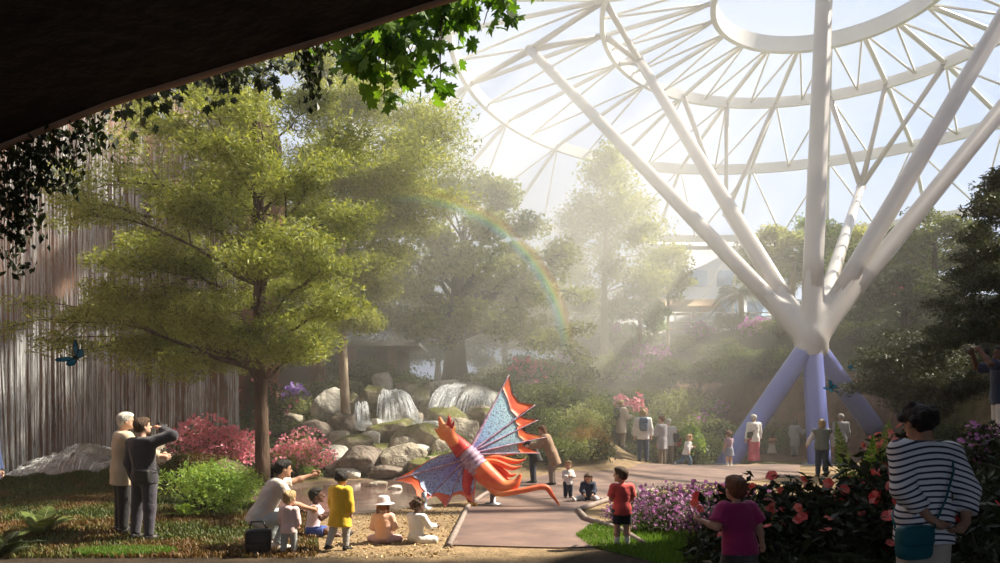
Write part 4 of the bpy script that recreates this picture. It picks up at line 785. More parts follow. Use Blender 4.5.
# ================================================================== flower bed and undergrowth on the right
hp = shrub('heather', 'x', V3(0, 0, 0), 1.0, .8, .55, 1500, .06, leafmat('heather_leaves', [(.03, .045, .02), (.06, .075, .03), (.09, .10, .05)], trans=.25), leafmat('heather_petals', [(.26, .10, .24), (.38, .18, .34), (.48, .27, .43)], trans=.35, tcol=(1.1, .8, 1.1)), 210, .028, seed=51, up=.1, asp=.25)
hl = 'mauve flowering heather clump edging the lawn behind the child in red'
for k, (px, py, d, s) in enumerate([(645, 512, 11.0, 1.0), (668, 508, 11.3, 1.05), (692, 506, 11.2, 1.1), (655, 522, 10.0, .8), (680, 518, 10.2, 1), (708, 512, 10.6, 1.15), (728, 506, 10.8, 1.1), (622, 518, 10.7, .7), (700, 524, 9.6, .9), (735, 522, 9.4, 1.0), (760, 512, 9.6, 1.0), (770, 500, 10.4, 1.1)]):
    o = hp if k == 0 else copy_tree(hp); o.location = on((px - 500) / F * d, d); o.rotation_euler = (0, 0, k * 1.7); o.scale = (s, s, s); tag(o, hl, 'flowers', 'mauve heather clumps')
PETR = leafmat('hibiscus_petals', [(.72, .06, .07), (.86, .2, .17), (.9, .42, .38)], trans=.35, tcol=(1.3, .7, .6))
CORAL = leafmat('coral_petals', [(.8, .2, .16), (.88, .35, .28), (.9, .45, .4)], trans=.4, tcol=(1.2, .8, .7))
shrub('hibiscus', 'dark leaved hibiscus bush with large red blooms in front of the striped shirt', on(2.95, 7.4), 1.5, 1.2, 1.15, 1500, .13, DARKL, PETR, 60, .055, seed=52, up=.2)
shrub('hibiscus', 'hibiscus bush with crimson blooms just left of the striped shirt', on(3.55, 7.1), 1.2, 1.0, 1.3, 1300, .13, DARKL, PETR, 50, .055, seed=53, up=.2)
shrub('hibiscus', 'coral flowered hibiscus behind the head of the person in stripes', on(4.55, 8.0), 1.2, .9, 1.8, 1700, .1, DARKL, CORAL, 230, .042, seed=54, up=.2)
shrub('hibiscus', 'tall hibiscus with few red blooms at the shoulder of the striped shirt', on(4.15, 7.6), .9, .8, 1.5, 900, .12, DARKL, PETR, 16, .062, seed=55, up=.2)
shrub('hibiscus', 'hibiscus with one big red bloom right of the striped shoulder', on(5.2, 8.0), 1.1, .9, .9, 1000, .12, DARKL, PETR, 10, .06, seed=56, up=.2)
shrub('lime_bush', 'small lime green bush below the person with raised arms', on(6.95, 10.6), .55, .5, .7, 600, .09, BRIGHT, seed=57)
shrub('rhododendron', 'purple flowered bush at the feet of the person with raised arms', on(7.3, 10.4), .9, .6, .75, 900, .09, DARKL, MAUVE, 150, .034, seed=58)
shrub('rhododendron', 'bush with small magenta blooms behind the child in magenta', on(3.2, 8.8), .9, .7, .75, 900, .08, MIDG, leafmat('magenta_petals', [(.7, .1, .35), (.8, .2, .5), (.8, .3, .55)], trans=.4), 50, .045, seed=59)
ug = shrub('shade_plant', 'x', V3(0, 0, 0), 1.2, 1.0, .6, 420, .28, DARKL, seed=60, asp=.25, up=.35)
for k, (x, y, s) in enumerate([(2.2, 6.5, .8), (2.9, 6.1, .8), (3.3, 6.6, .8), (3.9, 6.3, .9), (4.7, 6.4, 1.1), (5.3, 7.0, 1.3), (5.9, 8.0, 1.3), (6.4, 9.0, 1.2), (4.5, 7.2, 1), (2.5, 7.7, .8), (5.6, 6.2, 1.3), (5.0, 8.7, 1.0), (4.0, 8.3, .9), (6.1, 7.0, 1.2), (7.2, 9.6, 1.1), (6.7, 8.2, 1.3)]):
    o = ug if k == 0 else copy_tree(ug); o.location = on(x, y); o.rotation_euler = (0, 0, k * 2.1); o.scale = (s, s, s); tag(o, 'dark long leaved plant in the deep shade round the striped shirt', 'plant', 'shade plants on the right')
def fern(b, n, L_, mt, rng, label, group=None, upf=(.5, 1.25), droop=.42, lw=.23):
    root = thing('fern', label, 'fern', b, group)
    for k in range(n):
        a = k * 2.39996 + rng.uniform(-.3, .3); e = rng.uniform(*upf); l = L_ * rng.uniform(.75, 1.1); t = np.linspace(0, 1, 10); dr = V3(math.cos(a), math.sin(a), 0)
        pts = b + dr * (l * t * math.cos(e))[:, None] + V3(0, 0, 1) * (l * (t * math.sin(e) - droop * t ** 2.2))[:, None]; mb = MB(); tube(mb, pts, np.linspace(.008, .002, 10), 4)
        tn = np.gradient(pts, axis=0); tn /= np.linalg.norm(tn, axis=1)[:, None]; sd = np.cross(tn, V3(0, 0, 1)); sd /= np.linalg.norm(sd, axis=1)[:, None] + 1e-9
        tq = np.repeat(np.linspace(.08, .99, 34), 2); sg = np.tile([1, -1], 34); ii = tq * 9; i0 = ii.astype(int).clip(0, 8); p0 = pts[i0] + (pts[i0 + 1] - pts[i0]) * (ii - i0)[:, None]
        ax = sd[i0] * sg[:, None] + tn[i0] * .35; ll = (l * lw * np.sin(np.clip(tq * .95 + .12, 0, 1) * PI) ** .7 * (1.1 - .6 * tq))[:, None]; wv = tn[i0] * l * .0105
        v = np.stack([p0 - wv * .6, p0 + ax * ll * .5 - wv, p0 + ax * ll, p0 + ax * ll * .5 + wv, p0 + wv * .6], 1); q = np.arange(len(v))[:, None] * 5; mb.add(v.reshape(-1, 3), q + [[0, 1, 2, 3, 4]]); mb.build('frond', mt, root, origin=b, smooth=False)
    return root
rng = np.random.default_rng(90)
fern(on(4.0, 7.75), 6, 2.0, BRIGHT, rng, 'tall bright fern lit up beside the blue steel leg', upf=(1.2, 1.5), droop=.12, lw=.14)
fern(on(3.65, 8.3), 12, 1.3, MIDG, rng, 'lower green fern in front of the person in the vest', lw=.16, droop=.3)
fern(on(3.2, 8.4), 12, .9, MIDG, rng, 'green fern spreading behind the red hibiscus blooms')
fern(on(-5.9, 8.3), 12, .6, DARKL, rng, 'dark fern at the edge of the shaded moss')
fern(on(-6.3, 9.6), 12, .7, MIDG, rng, 'green fern on the moss by the cave wall')
fern(on(-4.9, 10.9), 11, .45, BRIGHT, rng, 'little bright fern on the moss behind the couple')
fern(on(-5.9, 7.5), 12, .7, DARKL, rng, 'low dark fern on the shaded moss close to the cave mouth')
fern(on(-3.6, 12.2), 10, .4, MIDG, rng, 'small fern beside the feathery bush')

# ================================================================== leaves hanging at the cave mouth
def maple_leaf(mb, c, s, R, m=0):
    a = np.radians([90, 75, 62, 50, 38, 28, 18, 5, -12, -30, -60, -80, -90]); r = np.array([1, .62, .68, .46, .86, .66, .74, .42, .55, .36, .42, .38, .12])
    x = np.r_[r * np.cos(a), -(r * np.cos(a))[-2:0:-1]]; y = np.r_[r * np.sin(a), (r * np.sin(a))[-2:0:-1]]
    z = -.16 * np.abs(x) ** 1.3 + .1 * np.sin(y * 3); v = np.c_[x, y + .1, z]; v = np.r_[[[0, .1, .03]], v] * s; v = v @ R.T + c; n = len(x); i = np.arange(n); mb.add(v, np.stack([np.zeros(n, int), 1 + i, 1 + (i + 1) % n], 1), m)
def rot_rand(rng, tilt):
    return rz(rng.uniform(-.9, .9)) @ rx(PI / 2 + rng.normal() * tilt) @ ry(rng.normal() * tilt) @ rz(PI + rng.normal() * .7)
def maple(label, spine, boughs, n, mt, rng, size, dens):
    root = thing('maple_bough', label, 'branch', spine[0]); b = np.array(root.location)
    mb = MB(); tube(mb, spine, np.linspace(.035, .012, len(spine)), 7); mb.build('branch', BARKD, root, origin=b)
    lm = MB(); tm = MB(); C = []
    for e in boughs:
        a = spine[np.argmin(np.linalg.norm(spine - e, axis=1))]; p = limb_path(a, e, rng, .25, .2, 6, .15); tube(tm, p, np.linspace(.012, .004, 6), 5, False); C += [(p[k], p[-1] - p[0]) for k in range(1, 6)]
    for k in range(n):
        c, d = C[rng.integers(len(C))]; c = c + rng.normal(size=3) * V3(dens, dens * .9, dens * .75); maple_leaf(lm, c, size * rng.uniform(.6, 1.15), rot_rand(rng, .5))
    tm.build('twig', BARKD, root, origin=b); lm.build('foliage', mt, root, origin=b, smooth=False)
rng = np.random.default_rng(91)
sp = np.array([P(250, -60, 7.2), P(330, 5, 7.0), P(390, 22, 6.9), P(440, 5, 6.8), P(500, -12, 6.7)])
maple('leafy maple bough with bright leaves hanging across the top of the cave mouth', sp, [P(x, y, d) for x, y, d in [(345, 45, 6.6), (360, 70, 6.7), (385, 90, 6.5), (378, 60, 7.0), (405, 70, 6.6), (420, 50, 6.8), (440, 72, 6.6), (438, 55, 6.9), (400, 35, 6.5), (425, 25, 6.7), (470, 20, 6.6), (485, 22, 6.5), (505, 3, 6.5), (450, 8, 6.8), (350, 25, 6.7), (395, 12, 6.8), (412, 80, 6.9), (365, 45, 6.4), (330, 30, 6.7), (340, 60, 6.9)]], 420, MAPLE, rng, .135, .1)
sp = np.array([P(60, 40, 7.2), P(140, 75, 7.1), P(220, 55, 7.0), P(300, 40, 6.9)])
maple('added maple bough with shade coloured into its dark leaves under the roof edge above the dark trunk tree', sp, [P(x, y, 7 + .3 * math.sin(k)) for k, (x, y) in enumerate([(120, 108), (140, 112), (160, 100), (185, 98), (205, 90), (230, 85), (250, 80), (270, 72), (290, 66), (310, 62), (150, 90), (215, 75), (175, 84), (240, 70)])], 260, DARKL, rng, .09, .12)  # extra bough: roof shade of the treetop is put into its leaf colour
for k, (px, py, l, lab) in enumerate([(8, 148, .75, 'leafy dark vine hanging at the outer end of the roof edge'), (30, 136, .85, 'long dark vine hanging second along the roof edge'), (52, 128, .55, 'short dark vine hanging third along the roof edge'), (72, 120, .65, 'dark vine hanging fourth along the roof edge'), (92, 110, .4, 'short dark vine hanging fifth along the roof edge'), (18, 142, 1.1, 'longest dark vine hanging against the falling water'), (42, 132, .4, 'stubby dark vine between longer ones on the roof edge'), (316, 42, .52, 'dark vine hanging alone beside the bright maple leaves')]):
    t = P(px, py - 4, 6.12); root = thing('hanging_vine', lab, 'vine', t); z = np.linspace(0, -l, 10); st = np.stack([t[0] + .03 * np.sin(z * 6 + k), t[1] + .03 * np.cos(z * 5), t[2] + z], 1); mb = MB(); tube(mb, st, .006, 5); mb.build('stem', BARKD, root, origin=t)
    mb = MB(); n = int(260 * l); q = st[rng.integers(0, 10, n)] + rng.normal(size=(n, 3)) * V3(.07, .07, .05); leaf_quads(mb, q, .07, rng, .6, up=.1, axis=V3(0, 0, -1)); mb.build('foliage', DARKL, root, origin=t, smooth=False)

# ================================================================== rainbow in the spray
m, nt, N, L = nodes_of('rainbow_light'); out = N('ShaderNodeOutputMaterial'); a = N('ShaderNodeAttribute'); a.attribute_name = 'tint'; t = N('ShaderNodeBsdfTransparent'); tl_ = N('ShaderNodeBsdfTranslucent'); df = N('ShaderNodeBsdfDiffuse'); L(a.outputs['Color'], tl_.inputs[0]); L(a.outputs['Color'], df.inputs[0])
m2 = N('ShaderNodeMixShader'); L(tl_.outputs[0], m2.inputs[1]); L(df.outputs[0], m2.inputs[2]); al = N('ShaderNodeMath'); al.operation = 'MULTIPLY'; L(a.outputs['Alpha'], al.inputs[0]); al.inputs[1].default_value = .36; mx = N('ShaderNodeMixShader'); L(al.outputs[0], mx.inputs[0]); L(t.outputs[0], mx.inputs[1]); L(m2.outputs[0], mx.inputs[2]); L(mx.outputs[0], out.inputs[0])
cs = [(.95, .25, .15), (1., .6, .2), (.95, .95, .35), (.4, .95, .5), (.3, .75, 1.), (.45, .4, .95)]
ths = np.radians(np.linspace(100, 2, 60)); rr_ = np.linspace(1, 0, 13); rd = 20.6; V_, C_ = [], []
for th in ths:
    for q in rr_:
        R_ = 160 + 17 * q; px, py = 400 + R_ * math.cos(th), 364 - R_ * math.sin(th); V_.append(P(px, py, rd)); i = (1 - q) * 5; i0 = min(int(i), 4); c = np.array(cs[i0]) * (1 - i + i0) + np.array(cs[i0 + 1]) * (i - i0)
        C_.append((*c, math.sin(PI * q) ** .7 * min(1, (math.degrees(th) - 2) / 12) * min(1, (100 - math.degrees(th)) / 45)))
mb = MB(); mb.add(np.array(V_), grid_faces(13, 60)); tag(mb.build('rainbow', m, col=C_), 'faint rainbow arching through the spray in front of the oak', 'rainbow')

# ================================================================== butterflies
BLUEW = mat('butterfly_blue', None, cols=[(.02, .03, .05), (.06, .42, .55), (.2, .65, .72)], pos=[.32, .45, .65], rough=.5, scale=14); BLACK = mat('black_trim', (.015, .014, .015), (.03, .03, .03), rough=.5)
def butterfly(label, c, s, R):
    root = thing('butterfly', label, 'butterfly', c)
    for sg in (-1, 1):
        for nm, pl in [('fore_wing', [(0, .1), (.35, .75), (.8, 1.05), (1.0, .95), (.95, .55), (.6, .12), (.1, -.02)]), ('hind_wing', [(0, 0), (.55, .1), (.78, -.2), (.7, -.6), (.45, -.78), (.15, -.45)])]:
            v = np.array([(x * sg, y, .45 * x) for x, y in pl]); ce = v.mean(0); n = len(v); lay = [v, ce + (v - ce) * .82]
            fa = np.concatenate([v, lay[1] + [0, 0, .004], [ce + [0, 0, .006]]]); i = np.arange(n); j = (i + 1) % n
            mb = MB(); mb.add((fa * s) @ R.T, np.stack([i, j, j + n, i + n], 1), 1); mb.add((fa * s) @ R.T, np.stack([i + n, j + n, np.full(n, 2 * n)], 1), 0); mb.build(nm, [BLUEW, BLACK], root, smooth=False)
    mb = MB(); t = np.linspace(-.6, .5, 8); tube(mb, (np.c_[0 * t, t, 0 * t] * s) @ R.T, s * np.array([.01, .04, .05, .05, .06, .07, .05, .03]), 6)
    for sg in (-1, 1): tube(mb, (np.array([(0, .48, 0), (.1 * sg, .75, .05), (.2 * sg, .95, .05)]) * s) @ R.T, s * .012, 4)
    mb.build('body', BLACK, root)
butterfly('large blue butterfly flying in front of the tall waterfall', P(76, 358, 5.0), .1, ry(-.5) @ rx(1.0) @ rz(.5))
butterfly('small pale blue butterfly flying near the earth bank beside the column', P(851, 369, 8.0), .055, ry(.4) @ rx(.6) @ rz(-.9))
butterfly('blue and white butterfly flying in front of the steel column leg', P(831, 388, 7.5), .062, ry(-.6) @ rx(1.2) @ rz(.3))
# ================================================================== figures: smooth blended bodies
def surface_nets(f, org, h):
    s = f < 0; nx, ny, nz = f.shape
    acc = np.zeros((nx - 1, ny - 1, nz - 1, 3), np.float32); cnt = np.zeros((nx - 1, ny - 1, nz - 1), np.float32)
    for ax in range(3):
        oa = [a for a in range(3) if a != ax]
        for o1 in (0, 1):
            for o2 in (0, 1):
                sl0 = [None] * 3; sl1 = [None] * 3
                sl0[ax] = slice(0, -1); sl1[ax] = slice(1, None)
                for a, o in zip(oa, (o1, o2)):
                    q = slice(0, -1) if o == 0 else slice(1, None); sl0[a] = q; sl1[a] = q
                fa, fb = f[tuple(sl0)], f[tuple(sl1)]; m = (fa < 0) != (fb < 0)
                t = np.where(m, fa / np.where(m, fa - fb, 1), 0)
                acc[..., ax] += t; acc[..., oa[0]] += m * o1; acc[..., oa[1]] += m * o2; cnt += m
    act = cnt > 0; idx = -np.ones(cnt.shape, np.int64); idx[act] = np.arange(act.sum())
    cell = np.argwhere(act); v = (cell + acc[act] / cnt[act][:, None]) * h + org
    Q = []
    for ax in range(3):
        b, c = (ax + 1) % 3, (ax + 2) % 3
        sl0 = [slice(1, -1)] * 3; sl1 = [slice(1, -1)] * 3; sl0[ax] = slice(0, -1); sl1[ax] = slice(1, None)
        s0, s1 = s[tuple(sl0)], s[tuple(sl1)]; w_ = np.argwhere(s0 != s1); fl = s0[tuple(w_.T)]
        off = np.ones(3, int); off[ax] = 0; g = w_ + off
        def at(db, dc):
            k = g.copy(); k[:, b] -= db; k[:, c] -= dc; return idx[tuple(k.T)]
        q = np.stack([at(1, 1), at(0, 1), at(0, 0), at(1, 0)], 1); q[~fl] = q[~fl][:, ::-1]; Q.append(q)
    Q = np.concatenate(Q); return v, Q[(Q >= 0).all(1)]
class SDF:
    def __init__(s): s.p = []
    def cap(s, a, b, ra, rb, k=.02, clip=()): s.p.append(('c', np.asarray(a, float), np.asarray(b, float), ra, rb, k, clip)); return s
    def ell(s, c, r, R=None, k=.02, clip=()): s.p.append(('e', np.asarray(c, float), np.asarray(r, float), np.eye(3) if R is None else np.asarray(R), 0, k, clip)); return s
    def mesh(s, h, cuts=(), smooth=1):
        lo, hi = [], []
        for q in s.p:
            if q[0] == 'c': r = max(q[3], q[4]); lo.append(np.minimum(q[1], q[2]) - r); hi.append(np.maximum(q[1], q[2]) + r)
            else: r = q[2].max(); lo.append(q[1] - r); hi.append(q[1] + r)
        lo = np.min(lo, 0) - 4 * h; hi = np.max(hi, 0) + 4 * h; n = np.ceil((hi - lo) / h).astype(int) + 1
        f = np.full(n, .5, np.float32); ax = [lo[k] + np.arange(n[k]) * h for k in range(3)]
        for q in s.p:
            k = q[5]; mg = k + 3 * h
            if q[0] == 'c': r = max(q[3], q[4]); a0 = np.minimum(q[1], q[2]) - r - mg; a1 = np.maximum(q[1], q[2]) + r + mg
            else: r = q[2].max(); a0 = q[1] - r - mg; a1 = q[1] + r + mg
            i0 = np.maximum(((a0 - lo) / h).astype(int), 0); i1 = np.minimum(((a1 - lo) / h).astype(int) + 2, n)
            sl = tuple(slice(i0[j], i1[j]) for j in range(3)); X, Y, Z = np.meshgrid(*[ax[j][sl[j]] for j in range(3)], indexing='ij'); p = np.stack([X, Y, Z], -1)
            if q[0] == 'c':
                ab = q[2] - q[1]; t = np.clip(((p - q[1]) @ ab) / (ab @ ab + 1e-9), 0, 1); d = np.linalg.norm(p - q[1] - t[..., None] * ab, axis=-1) - (q[3] + (q[4] - q[3]) * t)
            else:
                u = (p - q[1]) @ q[3]; kk = np.linalg.norm(u / q[2], axis=-1); k2 = np.linalg.norm(u / q[2] ** 2, axis=-1) + 1e-9; d = kk * (kk - 1) / k2
            for c, nn in q[6]: d = np.maximum(d, (p - c) @ nn)
            g = f[sl]; hh = np.clip(.5 + .5 * (d - g) / k, 0, 1); f[sl] = d * (1 - hh) + g * hh - k * hh * (1 - hh)
        if cuts:
            X, Y, Z = np.meshgrid(*ax, indexing='ij'); p = np.stack([X, Y, Z], -1)
            for c, nn in cuts: f = np.maximum(f, (p - c) @ nn)
        return surface_nets(f, lo, h)

PROP = {'adult': dict(hr=.135, sh=.815, hip=.505, th=.235, shn=.232, ua=.168, fa=.146, hand=.098, shw=.108, hipw=.05, ar=1.0, wd=1.0),
        'child': dict(hr=.185, sh=.755, hip=.455, th=.207, shn=.208, ua=.150, fa=.125, hand=.092, shw=.098, hipw=.05, ar=1.08, wd=1.02),
        'toddler': dict(hr=.225, sh=.715, hip=.40, th=.178, shn=.182, ua=.138, fa=.112, hand=.085, shw=.098, hipw=.054, ar=1.2, wd=1.1)}
def nrm(v): v = np.asarray(v, float); return v / np.linalg.norm(v)
SKINS = {'light': mat('skin_light', (.62, .38, .28), (.55, .32, .23), rough=.55, scale=9), 'tan': mat('skin_tan', (.42, .24, .16), (.36, .2, .13), rough=.55, scale=9), 'dark': mat('skin_dark', (.13, .065, .042), (.10, .05, .035), rough=.5, scale=9)}
HAIRS = {k: mat('hair_' + k, None, cols=[tuple(x * .6 for x in c), c], pos=[.35, .65], rough=.55, scale=22, bump=.7, stretch=(1, 1, .3)) for k, c in dict(black=(.022, .018, .016), brown=(.10, .055, .03), auburn=(.22, .09, .045), blond=(.5, .34, .17), white=(.72, .68, .6), grey=(.32, .29, .26)).items()}
EYE = mat('eye_dark', (.03, .02, .015), rough=.2); LIP = mat('lip', (.42, .16, .14), rough=.5)
def cloth(name, c, c2=None): return mat('cloth_' + name, c, c2 or tuple(x * .82 for x in c), rough=.85, scale=5, bump=.35, bscale=14, sheen=.2)

def person(label, loc, heading, Hm, kind='adult', torso=(0, 0, 0), head=(0, 0, 0), armL=None, armR=None, legL=None, legR=None, skin='light', hair='brown', style='short', top=None, bottom=None, shoes=None, socks=None, h=.014, feetdir=None, drop=None, face=True, hat=None, hood=None, fist=.5, lift=0.0, group=None, vest=None):
    p = PROP[kind]; Hm_ = Hm
    S_ = lambda x: x * Hm_
    Rt = rz(-math.radians(torso[2])) @ ry(math.radians(torso[1])) @ rx(-math.radians(torso[0])); u, rt, fw = Rt[:, 2], Rt[:, 0], Rt[:, 1]
    Rh = rz(-math.radians(head[2])) @ ry(math.radians(head[1])) @ rx(-math.radians(head[0]))
    hc = V3(0, 0, S_(p['hip'])); Lt = S_(p['sh'] - p['hip']); hh = S_(p['hr']); wd = p['wd']; ar = p['ar']
    neck = hc + u * Lt * 1.03; hd = neck + u * S_(.02 if kind != 'adult' else .028) + Rh @ V3(0, hh * .10, hh * .56)
    arms, legs = {}, {}
    dfA = ((.22, .05, -1), (.08, .22, -1)); dfL = ((.05, .03, -1), (.03, -.05, -1))
    for sd, A in ((-1, armL), (1, armR)):
        A = A or tuple((x * sd, y, z) for x, y, z in dfA); a = hc + u * Lt * .93 + rt * sd * S_(p['shw']) * wd
        e = a + nrm(A[0]) * S_(p['ua']); w_ = e + nrm(A[1]) * S_(p['fa']); arms[sd] = (a, e, w_, nrm(A[2]) if len(A) > 2 else nrm(A[1]))
    for sd, A in ((-1, legL), (1, legR)):
        A = A or tuple((x * sd, y, z) for x, y, z in dfL); a = hc + rt * sd * S_(p['hipw']) * wd - u * S_(.012)
        k = a + nrm(A[0]) * S_(p['th']); n = k + nrm(A[1]) * S_(p['shn']); fd = nrm(A[2]) if len(A) > 2 else (nrm((.12 * sd, 1, -.12)) if abs(nrm(A[1])[2]) > .55 else nrm(np.asarray(A[1]) * V3(1, 1, 0) * .9 + V3(0, 0, -.15)))
        legs[sd] = (a, k, n, fd)
    zmin = min(min(l[2][2] - S_(.036), (l[2] + l[3] * S_(.1))[2] - S_(.02)) for l in legs.values())
    if drop is not None: zmin = hc[2] - drop
    sh = V3(0, 0, -zmin + lift)
    hc, neck, hd = hc + sh, neck + sh, hd + sh
    arms = {k: (a + sh, e + sh, w_ + sh, d) for k, (a, e, w_, d) in arms.items()}; legs = {k: (a + sh, e + sh, w_ + sh, d) for k, (a, e, w_, d) in legs.items()}
    root = thing('person', label, 'person', loc, group, -math.radians(heading))
    # ---- body
    b = SDF(); kk = S_(.016)
    pel = (S_(.09) * wd, S_(.066) * ar, S_(.07)); bel = (S_(.08) * wd, S_(.060) * ar, S_(.1)); che = (S_(.098) * wd, S_(.066) * ar, S_(.105))
    pc, bc, cc = hc + u * S_(.02), hc + u * Lt * .36 + fw * S_(.004), hc + u * Lt * .70
    for c, r in ((pc, pel), (bc, bel), (cc, che)): b.ell(c, r, Rt, k=S_(.03))
    for sd in (-1, 1):
        a, e, w_, d = arms[sd]; b.cap(cc + u * S_(.06), a, S_(.045), S_(.038), S_(.03)); b.cap(a, e, S_(.031) * ar, S_(.025) * ar, kk); b.cap(e, e * .6 + w_ * .4, S_(.025) * ar, S_(.025) * ar, kk); b.cap(e * .6 + w_ * .4, w_, S_(.0245) * ar, S_(.0165) * ar, kk)
        b.cap(w_, w_ + d * S_(.048), S_(.016), S_(.021), S_(.008))
        a, k, n, d = legs[sd]; b.cap(a, k, S_(.054) * ar, S_(.036) * ar, S_(.022)); b.cap(k, k * .65 + n * .35, S_(.035) * ar, S_(.037) * ar, kk); b.cap(k * .65 + n * .35, n, S_(.036) * ar, S_(.022) * ar, kk); b.cap(n, n + d * S_(.09) - V3(0, 0, S_(.01)), S_(.024), S_(.016), kk)
    b.cap(neck - u * S_(.02), hd - Rh @ V3(0, hh * .12, hh * .2), S_(.034) * (1 if kind == 'adult' else .95), S_(.031), S_(.02))
    b.ell(hd + Rh @ V3(0, -hh * .04, hh * .12), (hh * .385, hh * .46, hh * .40), Rh, k=hh * .1); b.ell(hd + Rh @ V3(0, hh * .10, -hh * .20), (hh * .30, hh * .33, hh * .30), Rh, k=hh * .12)
    b.cap(hd + Rh @ V3(0, hh * .43, hh * .02), hd + Rh @ V3(0, hh * .53, -hh * .13), hh * .035, hh * .06, hh * .06); b.ell(hd + Rh @ V3(0, hh * .36, -hh * .4), (hh * .13, hh * .1, hh * .1), Rh, k=hh * .1)
    for sd in (-1, 1): b.ell(hd + Rh @ V3(sd * hh * .385, -hh * .02, -hh * .06), (hh * .05, hh * .10, hh * .15), Rh, k=hh * .03)
    v, q = b.mesh(h); mb = MB(); mb.add(v, q)
    for sd in (-1, 1):      # fingers and thumb, rooted inside the palm
        a, e, w_, d = arms[sd]; hl = S_(p['hand']); inn = V3(-sd, 0, 0); inn = inn - d * (inn @ d)
        if np.linalg.norm(inn) < .3: inn = V3(0, 0, -1) - d * (-d[2])
        inn = nrm(inn); wv = np.cross(d, inn); wv = wv if (wv @ (V3(0, 1, .6))) > 0 else -wv; pal = w_ + d * hl * .42
        for i, (off, ln) in enumerate([(.21, .46), (.07, .53), (-.07, .49), (-.2, .38)]):
            p0 = pal + wv * off * hl; d1 = nrm(d + inn * .25 * fist); d2 = nrm(d + inn * 1.0 * fist); d3 = nrm(d + inn * 2.4 * fist); L_ = ln * hl
            tube(mb, [p0 - d * hl * .1, p0 + d1 * L_ * .42, p0 + d1 * L_ * .42 + d2 * L_ * .33, p0 + d1 * L_ * .42 + d2 * L_ * .33 + d3 * L_ * .28], hl * np.array([.085, .078, .07, .05]), 6)
        t0 = w_ + d * hl * .16 + wv * hl * .14; tube(mb, [t0 - wv * hl * .08, t0 + wv * hl * .17 + d * hl * .16 + inn * hl * .05, t0 + wv * hl * .2 + d * hl * .34 + inn * hl * .14], hl * np.array([.1, .085, .06]), 6)
    mb.build('body', SKINS[skin], root)
    if face:
        for sd in (-1, 1): mb = MB(); ball(mb, hd + Rh @ V3(sd * hh * .155, hh * .385, hh * .03), (hh * .055, hh * .035, hh * .04), 8, 6, Rh); mb.build('eye', EYE, root)
        mb = MB(); ball(mb, hd + Rh @ V3(0, hh * .415, -hh * .255), (hh * .12, hh * .03, hh * .035), 10, 6, Rh); mb.build('mouth', LIP, root)
    # ---- clothes
    def legclip(sd, fr):
        a, k, n, d = legs[sd]
        if fr <= 1: e = a + (k - a) * fr; dd = nrm(k - a)
        else: e = k + (n - k) * (fr - 1); dd = nrm(n - k)
        return e, dd
    if bottom:
        g = SDF(); lo = S_(bottom.get('loose', .008)); fr = bottom.get('len', 1.93); fl = bottom.get('flare', 0)
        wc = hc + u * S_(.075); g.ell(pc, np.array(pel) + lo, Rt, k=S_(.03), clip=[(wc, u)]); g.cap(pc, pc + u * S_(.07), S_(.062), S_(.06), S_(.03), clip=[(wc, u)])
        if bottom.get('skirt'):
            for sd in (-1, 1):
                e, dd = legclip(sd, fr); g.cap(hc + rt * sd * S_(.03), e, S_(.07) + lo, S_(.075) + lo + S_(fl), S_(.07), clip=[(e, dd)])
        else:
            for sd in (-1, 1):
                a, k, n, d = legs[sd]; e, dd = legclip(sd, fr)
                if fr <= 1: g.cap(a, e + dd * lo, S_(.054) * ar + lo, S_(.054 - .018 * fr) * ar + lo + S_(fl), S_(.022), clip=[(e, dd)])
                else:
                    g.cap(a, k, S_(.054) * ar + lo, S_(.037) * ar + lo, S_(.022)); g.cap(k, e, S_(.038) * ar + lo, S_(.027) * ar + lo + S_(fl), kk, clip=[(e, dd)])
        v, q = g.mesh(h); mb = MB(); mb.add(v, q); mb.build(bottom.get('name', 'trousers'), bottom['mat'], root)
    for top in [q_ for q_ in (top, vest) if q_]:
        g = SDF(); lo = S_(top.get('loose', .012)); hem = top.get('hem', .06); sl = top.get('sleeve', 2)
        cp = [(neck + u * S_(.004), u)]
        for c, r in ((bc, bel), (cc, che)): g.ell(c, np.array(r) + lo * (1.15 if r is bel else 1), Rt, k=S_(.035), clip=cp)
        hb = hc - u * S_(hem); g.ell(pc, np.array(pel) + lo * 1.15, Rt, k=S_(.035), clip=[(hb, -u)])
        g.ell(cc + u * S_(.075), (S_(.085) * wd + lo, S_(.05) * ar + lo, S_(.045) + lo), Rt, k=S_(.03), clip=cp)
        if hem > .02:
            for sd in (-1, 1): g.cap(hc + rt * sd * S_(.035), hb + rt * sd * S_(.04 + top.get('flare', 0)) - u * S_(.02) , S_(.062) * ar + lo, S_(.062) * ar + lo + S_(top.get('flare', 0)), S_(.018), clip=[(hb, -u)])
        for sd in (-1, 1):
            a, e, w_, d = arms[sd]; g.cap(cc + u * S_(.055), a, S_(.047) + lo * .8, S_(.039) + lo * .8, S_(.03), clip=cp)
            if sl <= 0: continue
            if sl <= 1: ee = a + (e - a) * sl; dd = nrm(e - a); g.cap(a, ee + dd * lo, S_(.033) * ar + lo, S_(.031) * ar + lo * 1.3, kk, clip=[(ee, dd)])
            else: ee = e + (w_ - e) * (sl - 1) * .97; dd = nrm(w_ - e); g.cap(a, e, S_(.033) * ar + lo, S_(.027) * ar + lo, kk); g.cap(e, ee + dd * lo, S_(.027) * ar + lo, S_(.019) * ar + lo, kk, clip=[(ee, dd)])
        if top.get('collar'): g.cap(neck - u * S_(.015), neck + u * S_(.016), S_(.042) + lo * .5, S_(.04) + lo * .3, S_(.012), clip=[(neck + u * S_(.016), u)])
